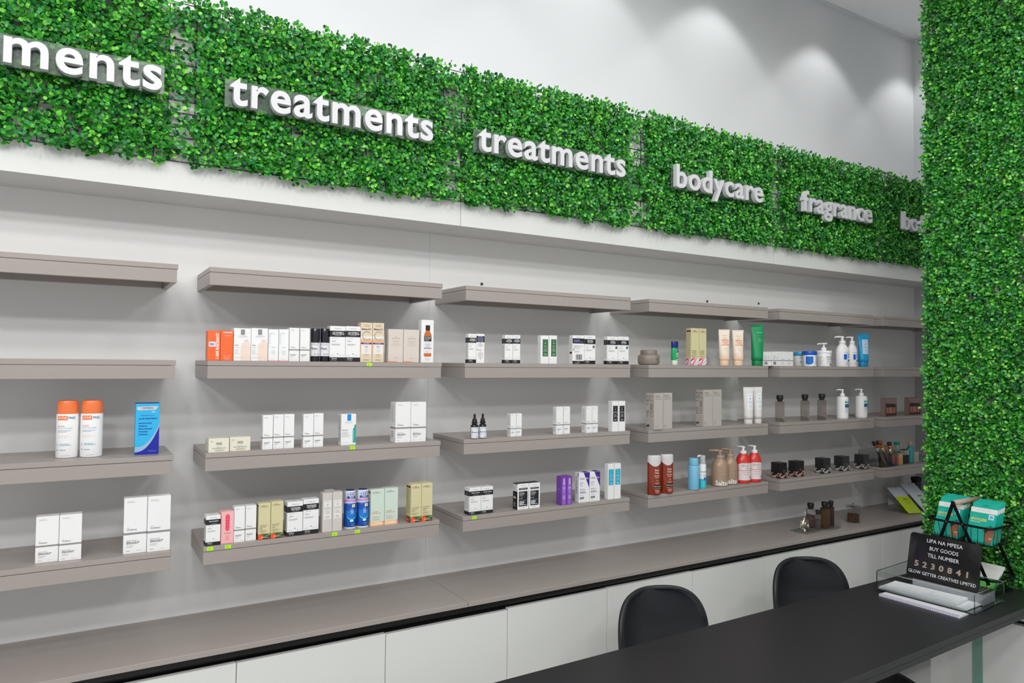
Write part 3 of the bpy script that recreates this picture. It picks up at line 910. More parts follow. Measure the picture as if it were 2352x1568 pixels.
PW = lambda n='white_plastic', c=(238, 238, 238), r=.38: mat(n, c, r, coat=.1)
def pump(root, z, top, r, m, ang=2.6, low=False):
    """lotion pump: collar, stem, head with spout"""
    hgt = top - z
    obj('pump_collar', lathe_mesh('pump_collar', rprof(r, z, z + hgt * .42, .001, .002), m, 20), root)
    obj('pump_stem', lathe_mesh('pump_stem', rprof(r * .42, z + hgt * .42, z + hgt * .85, .0004, .0004), m, 14), root)
    hd = obj('pump_head', lathe_mesh('pump_head', rprof(r * (.62 if not low else .9), z + hgt * .78, top, .001, .0025), m, 18), root)
    L = r * (2.6 if not low else 2.0)
    ca, sa = math.cos(ang), math.sin(ang)
    pts = [(0, 0, top - hgt * .10), (ca * L * .5, sa * L * .5, top - hgt * .07), (ca * L * .85, sa * L * .85, top - hgt * .10), (ca * L, sa * L, top - hgt * .20)]
    obj('spout', tube_mesh('spout', pts, [r * .36, r * .30, r * .26, r * .20], m, 8), hd)

def bottle(des, name, w, h, d):
    kind, _, arg = des.partition(':')
    r = w / 2
    root = empty(name)
    def part(n, prof, m, segs=28, ys=1.0, parent=root):
        return obj(n, lathe_mesh(n, prof, m, segs, ys), parent)
    if kind == 'acne':
        hb = h * .765
        part('body', rprof(r, 0, hb, .004, .002), PW(), ys=.72)
        part('cap', [(r * .95, hb), (r * .965, hb + .001), (r * .955, h - .016), (r * .93, h - .008), (r * .84, h - .002), (r * .6, h)], mat('orange_plastic', (242, 124, 66), .35, coat=.2), ys=.74)
        f = wrap_face(r, hb, 0, r * 2.3, .72)
        f.R(.08, .86, .5, .955, (242, 120, 60)); f.T('ACNE', .29, .905, .05, WHT, .36, 'c', .01); f.T('FREE.', .53, .905, .05, (40, 110, 160), .38, 'l', .01)
        f.T('OIL FREE', .08, .72, .030, (240, 150, 120), .5, 'l', .01); f.T('ACNE CLEANSER', .08, .675, .030, (150, 200, 220), .8, 'l')
        f.T('2.5% BENZOYL PEROXIDE', .08, .62, .018, (60, 120, 170), .74, 'l'); f.T('ACNE TREATMENT', .08, .59, .018, (60, 120, 170), .5, 'l'); f.L(.08, .8, .53, .45, 3, (240, 190, 170), .15)
        f.R(.08, .28, .12, .33, (150, 200, 214)); f.L(.22, .8, .335, .28, 2, (90, 170, 200)); f.D(.1, .19, .03, (150, 150, 160)); f.L(.22, .6, .20, .17, 1, (90, 150, 190)); f.L(.3, .8, .075, .05, 1, (190, 190, 190))
        f.build(root)
    elif kind == 'acno':
        bk = mat('black_gloss_cap', (26, 22, 34), .14, coat=.5)
        part('glass_body', rprof(r, 0, h * .575, .002, .002), mat('dark_glass', (30, 26, 40), .12, coat=.4))
        part('cap', rprof(r * .98, h * .58, h, .001, .002), bk)
        f = wrap_face(r, h * .4, h * .165, r * 2.9)
        f.R(0, 0, 1, 1, (224, 224, 226)); f.T('ACNO', .35, .85, .14, (140, 140, 150), .6); f.T('Plum.', .35, .55, .16, (90, 30, 110), .5, 'c', .03); f.R(.05, .38, .85, .39, (170, 170, 170)); f.T('30 ml', .5, .14, .12, (110, 110, 120), .4)
        f.build(root, 'label_')
    elif kind == 'drop':
        bk = mat('black_rubber', (24, 24, 26), .5)
        part('glass_body', [(r - .002, 0), (r, .002), (r, h * .50), (r * .9, h * .55), (r * .5, h * .585), (r * .5, h * .62)], mat('dark_glass', (30, 26, 40), .12, coat=.4))
        part('collar', [(r * .72, h * .60), (r * .74, h * .61), (r * .74, h * .665), (r * .60, h * .675), (r * .56, h * .78), (r * .48, h * .80)], bk)
        part('dropper_bulb', [(r * .28, h * .795), (r * .30, h * .93), (r * .22, h * .985), (r * .05, h)], bk, 18)
        f = wrap_face(r, h * .44, h * .03, r * 2.9)
        f.R(0, 0, 1, 1, (222, 224, 230)); f.T('ACNO', .45, .88, .11, (140, 146, 160), .6); f.T('Glutaone 3-4m', .45, .54, .10, (50, 50, 110), .74, 'c', .03); f.R(.1, .34, .85, .35, (170, 170, 180)); f.T('30 ml', .55, .12, .09, (90, 90, 104), .4)
        f.build(root, 'label_')
    elif kind == 'haku':
        bl = mat('cobalt_plastic', (10, 78, 172), .25, coat=.4)
        part('body', rprof(r, 0.004, h * .665, .002, .004), bl)
        part('foot', rprof(r * .985, 0, .004, .0006, .0006), PW())
        part('shoulder', [(r, h * .665), (r, h * .70), (r * .94, h * .715), (r * .9, h * .725)], mat('lilac_plastic', (176, 186, 226), .3, coat=.3))
        part('pink_band', rprof(r * .95, h * .722, h * .755, .001, .001), mat('pink_plastic', (226, 110, 170), .35))
        part('cap', [(r * .88, h * .755), (r * .88, h * .985), (r * .84, h * .995), (r * .80, h)], mat('pale_blue_plastic', (206, 220, 240), .35))
        part('cap_top', rprof(r * .78, h, h + .0012, .0006, .0006), mat('navy_top', (18, 60, 120), .4))
        f = wrap_face(r, h * .65, .004, r * 2.8)
        f.P([(.16 + .68 * (.5 - .5 * math.cos(a * PI / 12)), .66 - .36 * math.sin(a * PI / 12) ** .7) for a in range(13)], (64, 190, 226))
        f.P([(.16 + .68 * (.5 - .5 * math.cos(a * PI / 12)), .70 - .34 * math.sin(a * PI / 12) ** .7) for a in range(13)], (30, 120, 206))
        f.D(.5, .27, .12, (206, 232, 244), 12, .05); f.R(.5, .82, .70, .94, (236, 240, 226)); f.R(.55, .85, .65, .91, (206, 190, 90)); f.T('白', .5, .70, .10, (190, 220, 244), .3); f.T('潤', .5, .59, .10, (190, 220, 244), .3)
        f.L(.35, .75, .17, .13, 1, (150, 200, 236), al='c'); f.L(.42, .68, .10, .07, 1, (206, 226, 244), al='c')
        f.build(root)
        g = wrap_face(r * .88, h * .22, h * .76, r * 2.3)
        g.T('うるおい', .5, .62, .2, (20, 70, 150), .7, 'c', .02); g.T('美白肌', .5, .24, .3, (20, 60, 140), .75, 'c', .02); g.R(.3, .84, .85, .9, (214, 60, 90))
        g.build(root, 'cap_')
    elif kind == 'jar':
        tm = mat('taupe_plastic', (140, 128, 120), .38, coat=.1)
        part('jar_body', [(r * .80, 0), (r * .93, .003), (r, .012), (r, h * .48), (r * .96, h * .60), (r * .86, h * .675), (r * .72, h * .69)], tm, 40)
        part('lid', [(r * .74, h * .69), (r * .755, h * .695), (r * .755, h * .96), (r * .73, h * .99), (r * .66, h)], mat('taupe_lid', (132, 120, 112), .45), 40)
        f = wrap_face(r, h * .5, h * .06, r * 1.4)
        f.T('Touch & Glow', .5, .86, .10, (70, 62, 58), .7, 'l'); f.T('BODY', .5, .60, .13, (60, 52, 48), .4, 'l', .02); f.L(.5, .95, .45, .2, 3, (100, 92, 86), .25)
        f.build(root)
    elif kind == 'stick':
        part('foot', rprof(r * .8, 0, h * .21, .002, .002), mat('ivory_plastic', (222, 226, 216), .4), 24, .7)
        part('body', rprof(r, h * .21, h * .725, .002, .002), mat('vivid_green_plastic', (20, 160, 96), .35, coat=.2), 24, .7)
        part('cap', rprof(r * .99, h * .728, h, .001, .002), mat('navy_plastic', (12, 34, 124), .35, coat=.2), 24, .7)
        f = wrap_face(r, h * .51, h * .215, r * 2.2, .7)
        f.P([(0, 0), (1, 0), (1, .08), (.6, .06), (.3, .01)], (206, 226, 170)); f.R(.5, .70, 1, .88, (20, 44, 130)); f.T('Vaseline', .76, .79, .09, WHT, .4); f.R(.44, .72, .48, .86, (236, 240, 240)); f.L(.42, .95, .6, .2, 5, (200, 236, 214), .5)
        f.build(root)
    elif kind == 'tube':
        cfg = {'cream': ((236, 222, 204), (236, 200, 172), .155, (224, 130, 84)), 'green': ((10, 140, 84), (8, 128, 76), .13, (150, 224, 190)), 'white': ((222, 219, 215), (216, 212, 208), .13, (150, 148, 146)), 'blue': ((20, 152, 206), (18, 136, 190), .15, (90, 110, 130))}[arg]
        bm_, cm_ = mat(arg + '_tube', cfg[0], .4, coat=.1), mat(arg + '_tube_cap', cfg[1], .4)
        hc = h * cfg[2]
        rb = r * .9
        part('cap', rprof(rb * .92, 0, hc, .0015, .001), cm_, 28, .8)
        n, segs = 9, 28
        V, Fc = [], []
        for i in range(n + 1):
            tt = i / n
            z = hc + (h - hc) * tt
            fl = max(0, (tt - .05) / .95) ** 1.15
            rx = rb + (r - rb) * tt
            ry = rb * .82 * (1 - fl) + .0012 * fl
            for k in range(segs):
                a = 2 * PI * k / segs
                V.append((rx * math.cos(a), ry * math.sin(a), z))
        for i in range(n):
            for k in range(segs):
                k2 = (k + 1) % segs
                Fc.append((i * segs + k, i * segs + k2, (i + 1) * segs + k2, (i + 1) * segs + k))
        Fc += [tuple(range(segs - 1, -1, -1)), tuple(n * segs + k for k in range(segs))]
        obj('tube_body', new_mesh('tube_body', V, Fc, bm_, smooth=True), root)
        slab('crimp', -r, r, -.0016, .0016, h - .006, h, bm_, root, .0003)
        H2 = h - hc
        def fm(x, y, o, rb=rb, H2=H2, hc=hc, r=r):
            tt = y / H2
            fl = max(0, (tt - .05) / .95) ** 1.15
            rx = rb + (r - rb) * tt
            ry = rb * .82 * (1 - fl) + .0012 * fl
            a = (x / (2 * r) - .5) * 2.4
            return ((rx + o) * math.sin(a), -(ry + o * 4 + .0002) * math.cos(a), hc + y)
        f = Face(2 * r, H2, fm, wrap=14)
        if arg == 'cream':
            f.T('frank body', .5, .80, .022, (120, 110, 100), .4); f.L(.35, .7, .75, .70, 2, (200, 190, 180), al='c')
            for i, q in enumerate(('VOULEZ', 'VOUS', 'COCO')):
                f.T(('PERKY', 'THAT', 'LOTION')[i], .55, .645 - i * .075, .055, cfg[3], .62, 'c', .01)
            f.L(.3, .8, .40, .36, 1, (200, 190, 180), .2, al='c'); f.L(.4, .8, .33, .29, 1, (200, 190, 180), .2, al='c')
            for i in range(6):
                f.R(0, .01 + i * .035, 1, .01 + (i + 1) * .035, (236, 202 + i * 3, 176 + i * 5), 'printed_panel')
            f.L(.3, .85, .07, .05, 1, (200, 160, 130), .3)
        elif arg == 'green':
            f.T('Curology', .62, .78, .028, (190, 240, 214), .45); f.T('Daily', .5, .60, .022, cfg[3], .4, 'l'); f.T('Moisturizing', .5, .56, .022, cfg[3], .45, 'l'); f.T('Lotion', .5, .52, .022, cfg[3], .4, 'l'); f.L(.5, .92, .28, .1, 4, (60, 180, 130), .25)
        else:
            lc = (230, 234, 236) if arg == 'white' else (190, 218, 236)
            f.R(.32, .28, .86, .80, lc); f.T('NATURIUM', .6, .73, .02, cfg[3], .34); f.D(.6, .64, .05, (70, 90, 110), 10); f.T('Glycolic', .6, .555, .022, cfg[3], .4); f.T('Body Wash', .6, .515, .022, cfg[3], .44); f.L(.42, .8, .45, .33, 4, (160, 176, 190), .25, al='c')
        f.build(root)
    elif kind == 'amber':
        am = mat('amber_gel', (150, 52, 24), .12, trans=.25, coat=.4)
        fr = mat('frosted_cap', (206, 204, 204), .3, coat=.2)
        hb = h * .78
        part('body', rprof(r, 0, hb * 1.04, .004, .002), am, 32, .62)
        # cap with a pointed skirt
        V, Fc = [], []
        segs = 32
        for k in range(segs):
            a = 2 * PI * k / segs
            dip = .02 * max(0, -math.sin(a)) ** 2 + .004
            V += [(r * 1.02 * math.cos(a), r * .64 * math.sin(a), hb + .014 - dip), (r * 1.0 * math.cos(a), r * .63 * math.sin(a), h - .006), (r * .9 * math.cos(a), r * .55 * math.sin(a), h)]
        for k in range(segs):
            k2 = (k + 1) % segs
            for j in range(2):
                Fc.append((k * 3 + j, k2 * 3 + j, k2 * 3 + j + 1, k * 3 + j + 1))
        Fc.append(tuple(k * 3 + 2 for k in range(segs)))
        obj('cap', new_mesh('cap', V, Fc, fr, smooth=True), root)
        f = wrap_face(r, hb, 0, r * 2.2, .62)
        f.T('Body', .62, .80, .055, (244, 226, 216), .5, 'c', .01); f.T('Clear', .62, .715, .055, (244, 226, 216), .5, 'c', .01); f.T('Body Wash', .62, .625, .030, (244, 226, 216), .6, 'c', .02); f.L(.4, .85, .585, .55, 1, (230, 190, 170), .6, al='c')
        f.L(.5, .8, .49, .45, 1, (226, 180, 160), al='c'); f.L(.4, .9, .42, .34, 3, (220, 150, 130), .4, al='c'); f.R(.36, .225, 1.0, .325, (26, 20, 20)); f.T('Neutrogena', .68, .275, .045, (236, 226, 216), .58); f.R(.38, .205, .96, .21, (230, 200, 190)); f.L(.4, .9, .17, .05, 4, (230, 180, 160), .4, al='c')
        f.build(root)
    elif kind == 'sky':
        sk = mat('sky_blue_plastic', (124, 190, 222), .42)
        part('body', rprof(r, 0, h * .765, .003, .003), sk)
        part('cap', rprof(r * .87, h * .77, h, .001, .003), sk)
        f = wrap_face(r, h * .7, .01, r * 5.0)
        f.T('in', .12, .08, .05, (40, 60, 80), .1, 'c', .02)
        f.build(root)
    elif kind == 'foam':
        part('body', rprof(r, 0, h * .735, .003, .004), PW())
        part('pump_collar', rprof(r * .78, h * .735, h * .83, .001, .001), PW())
        hd = part('pump_head', rprof(r * .62, h * .82, h * .985, .001, .002), PW())
        obj('spout', tube_mesh('spout', [(0, 0, h * .97), (-r * 1.1, 0, h * .975), (-r * 1.45, 0, h * .94)], [r * .34, r * .3, r * .22], PW(), 8), hd)
        part('clear_overcap', [(r * .86, h * .74), (r * .86, h), (r * .80, h + .001)], mat('clear_plastic', (240, 244, 246), .08, trans=1.0, ior=1.3), 24)
        f = wrap_face(r, h * .72, .002, r * 2.6)
        f.R(0, 0, 1, .39, (40, 186, 206)); f.T('Honey Miel', .6, .69, .05, (50, 60, 90), .74, 'c', .01); f.L(.3, .9, .6, .48, 3, (150, 170, 190), .3, al='c'); f.D(.62, .40, .16, (20, 110, 190)); f.L(.2, .8, .3, .08, 5, (150, 226, 236), .25)
        f.build(root)
    elif kind in ('salt', 'red'):
        col = (164, 138, 116) if kind == 'salt' else (222, 58, 46)
        bm_ = mat(kind + '_bottle', col, .28, coat=.35, trans=.15 if kind == 'red' else 0)
        pm = mat('tan_pump', (172, 144, 122), .4) if kind == 'salt' else PW()
        hs = h * .76 if kind == 'salt' else h * .80
        part('body', [(r * .9, 0), (r * .985, .003), (r, .008), (r, hs * .66), (r * .97, hs * .76), (r * .84, hs * .88), (r * .60, hs * .965), (r * .52, hs)], bm_, 32, .8 if kind == 'red' else .9)
        pump(root, hs, h, r * .52 if kind == 'salt' else r * .44, pm, 2.75 if kind == 'salt' else 2.2)
        f = wrap_face(r, hs * .7, 0, r * 2.4, .8 if kind == 'red' else .9)
        if kind == 'salt':
            f.T('Saltair', .52, .165, .25, WHT, .92, 'c', .02); f.L(.25, .8, .86, .80, 2, (206, 186, 166), .2); f.L(.25, .9, .68, .60, 3, (206, 186, 166), .2); f.T('BODY', .28, .44, .03, (226, 210, 196), .3, 'l')
        else:
            f.P([(.06, .16), (.94, .16), (.94, .93), (.78, .985), (.5, 1.0), (.22, .985), (.06, .93)], (226, 216, 216)); f.R(.06, .62, .94, .64, (206, 50, 50))
            f.T('bondi', .45, .86, .11, (130, 130, 130), .5); f.T('sands', .6, .735, .07, (130, 130, 130), .34); f.ring(.5, .86, .17, .015, (150, 150, 150), 0, 180); f.T('BODY WASH', .5, .54, .04, (206, 80, 80), .5); f.L(.2, .8, .48, .38, 2, (206, 150, 150), .2, al='c'); f.D(.84, .28, .07, (120, 96, 90))
        f.build(root)
    elif kind == 'tub':
        cera = arg == 'cera'
        lc = (30, 158, 206) if cera else (20, 84, 184)
        part('body', rprof(r * .96, 0, h * .76, .003, .001), PW(), 36)
        part('lid', rprof(r * (1.0 if cera else 1.05), h * .745, h, .001, .003), mat('lid_%s' % arg, lc, .35, coat=.2), 36)
        f = wrap_face(r * .96, h * .7, .002, r * 2.4)
        if cera:
            f.T('CeraVe', .45, .78, .14, (60, 110, 160), .5); f.D(.35, .4, .08, (150, 210, 180)); f.D(.45, .3, .05, (150, 210, 180)); f.L(.55, .95, .5, .2, 4, (150, 200, 200), .3)
        else:
            f.P([(.06, .2), (.2, .12), (.36, .14), (.5, .3), (.5, .9), (.06, .9)], (24, 104, 196)); f.T('AmLactin', .60, .84, .12, (110, 120, 150), .4, 'l'); f.T('Rapid Relief', .60, .62, .07, (90, 100, 140), .36, 'l'); f.D(.92, .4, .07, (24, 80, 160)); f.L(.6, .9, .5, .2, 5, (160, 170, 190), .25)
        f.build(root)
    elif kind == 'pumptub':
        hb = h * .60
        part('body', rprof(r * .95, 0, hb, .003, .001), PW(), 36)
        part('rim_lid', rprof(r * 1.03, hb - .004, hb + .010, .001, .002), PW(), 36)
        pump(root, hb + .010, h, r * .34, PW(), 2.9)
        part('pump_disc', rprof(r * .46, h - .006, h + .001, .002, .001), PW(), 24)
        f = wrap_face(r * .95, hb * .9, .002, r * 2.6)
        f.R(.42, .70, .98, .74, (40, 80, 90)); f.T('Eucerin', .62, .56, .13, (120, 90, 90), .5); f.R(.62, .05, .74, .2, (24, 60, 120)); f.T('+', .68, .125, .1, WHT, .1, 'c', .03); f.L(.78, .95, .16, .08, 2, (60, 80, 130)); f.L(.45, .95, .46, .25, 4, (170, 180, 190), .3); f.L(.05, .3, .8, .1, 9, (170, 180, 190), .3)
        f.build(root)
    elif kind == 'white':
        hs = h * .755
        part('body', [(r * .93, 0), (r, .003), (r, hs * .66), (r * .88, hs * .82), (r * .52, hs * .965), (r * .46, hs)], PW(), 32, .72)
        pump(root, hs, h, r * .46, PW(), 3.0)
        f = wrap_face(r, hs * .66, 0, r * 2.2, .72)
        f.T('AmLactin', .6, .94, .06, (90, 100, 120), .55, 'c', .01); f.P([(.40, .50), (.46, .46), (.58, .46), (.64, .52), (.64, .82), (.40, .82)], (24, 96, 200)); f.R(.70, .76, .92, .82, (24, 110, 200)); f.R(.70, .62, .92, .68, (30, 130, 200)); f.R(.70, .36, 1.0, .46, (24, 84, 190)); f.L(.45, .95, .30, .1, 4, (150, 160, 180), .3, al='c')
        f.build(root)
    elif kind == 'mintp':
        hs = h * .76
        part('body', [(r * .9, 0), (r * .98, .003), (r, .009), (r, hs * .88), (r * .95, hs * .95), (r * .78, hs * .99), (r * .44, hs)], PW(), 32)
        pump(root, hs, h, r * .40, PW(), .1 if arg else 2.7)
        f = wrap_face(r, hs * .8, hs * .06, r * 2.0)
        f.R(.42, .80, 1.1, .92, (110, 206, 184)); f.R(.44, .82, .55, .90, (20, 130, 120)); f.R(.42, .56, 1.1, .75, (10, 86, 130)); f.T('Derma', .74, .66, .06, (90, 180, 200), .5); f.R(.42, .49, 1.1, .51, (60, 180, 170)); f.L(.42, 1.0, .46, .28, 4, (150, 180, 190), .25)
        f.build(root)
    elif kind in ('clear', 'clear2'):
        tint = (190, 176, 166) if kind == 'clear' else tuple(int(255 * float(v) ** .55) for v in arg.split(','))
        liq = (150, 140, 134) if kind == 'clear' else tuple(int(255 * float(v)) for v in arg.split(','))
        gl = mat('clear_bottle_plastic' if kind == 'clear2' else 'smoke_bottle_plastic', (232, 232, 230) if kind == 'clear2' else (206, 198, 192), .05, trans=1.0, ior=1.07)
        hb = h * .76
        part('bottle_body', [(r * .97, 0), (r, .002), (r, hb - .002), (r * .97, hb), (r * .52, hb + .001), (r * .5, hb + .004)], gl, 30)
        if kind == 'clear2': part('liquid', rprof(r * .90, .003, hb * (.97 if kind == 'clear' or liq[2] < 90 else .66), .001, .001), mat('liquid_%d_%d' % (liq[0], liq[2]), tuple(int(255 * (v / 255) ** .62) for v in liq), .08, trans=.8, ior=1.1), 26)
        part('neck', rprof(r * .56, hb + .001, h * .84, .0005, .0005), mat('black_cap', (26, 26, 27), .5), 20)
        part('cap', rprof(r * .74, h * .835, h, .001, .003), mat('black_cap', (26, 26, 27), .5), 24)
    elif kind == 'perfume':
        sv = mat('ornate_silver', (214, 206, 196), .18, 1.0, noise=.2, nscale=300, bump=.5)
        part('foot', [(r * .5, 0), (r * .52, .003), (r * .3, .007), (r * .22, .012)], sv, 20)
        part('flask', [(r * .2, .010), (r * .55, h * .16), (r * .82, h * .28), (r * .86, h * .36), (r * .74, h * .47), (r * .40, h * .58), (r * .16, h * .64), (r * .14, h * .70)], sv, 24, .5)
        for s in (-1, 1):
            for q in range(3):
                a = .5 + q * .75
                c = (s * r * (.62 + .12 * q), 0, h * (.46 - .13 * q))
                pts = [(c[0] + s * r * .30 * math.cos(k * PI / 6), c[1], c[2] + r * .30 * math.sin(k * PI / 6)) for k in range(12)]
                obj('scroll', tube_mesh('scroll', pts, r * .09, sv, 6, True), root)
        pts = [(r * .42 * math.cos(k * PI / 8), -r * .44, h * .36 + r * .42 * math.sin(k * PI / 8)) for k in range(16)]
        obj('medallion_ring', tube_mesh('medallion_ring', pts, r * .09, sv, 6, True), root)
        part('neck', [(r * .12, h * .69), (r * .26, h * .715), (r * .12, h * .74), (r * .09, h * .82)], sv, 16)
        part('ball_stopper', [(r * .04, h * .815)] + [(r * .24 * math.sin(a * PI / 8), h * .90 - h * .09 * math.cos(a * PI / 8)) for a in range(1, 8)] + [(.0004, h * .99)], mat('crystal', (236, 236, 236), .04, trans=.8), 16)
    elif kind == 'apoth':
        gl = mat('jar_glass', (240, 244, 243), .03, trans=1.0, ior=1.12)
        hb = h * .82
        part('glass_wall', [(r * .2, 0), (r, .001), (r, hb), (r * .96, hb), (r * .96, .004), (r * .2, .004)], gl, 32)
        part('glass_lid', [(r * 1.02, hb), (r * 1.02, hb + .004), (r * .2, hb + .006)], gl, 32)
        part('knob', [(r * .1, hb + .005)] + [(r * .2 * math.sin(a * PI / 8), hb + .005 + (h - hb - .005) * (.5 - .5 * math.cos(a * PI / 8))) for a in range(1, 8)] + [(.0004, h)], gl, 16)
        rg = random.Random(5)
        bud = lathe_mesh('bud', [(.0004, -.0035), (.0026, -.001), (.0024, .0015), (.0004, .0035)], mat('bud_a', (86, 58, 40), .8), 6)
        bud2 = lathe_mesh('bud', [(.0004, -.0035), (.0026, -.001), (.0024, .0015), (.0004, .0035)], mat('bud_b', (126, 92, 66), .8), 6)
        ms = []
        for i in range(520):
            a, q = rg.uniform(0, 2 * PI), math.sqrt(rg.random()) * (r * .94 - .0035)
            z = .009 + rg.random() * (hb * .50 - .006)
            ms.append((rg.choice((bud, bud, bud2)), Matrix.Translation((q * math.cos(a), q * math.sin(a), z)) @ Euler((rg.uniform(0, 3), rg.uniform(0, 3), 0)).to_matrix().to_4x4()))
        tag(obj('dried_buds', merge('dried_buds', ms, True), root), kind='stuff')
    return root

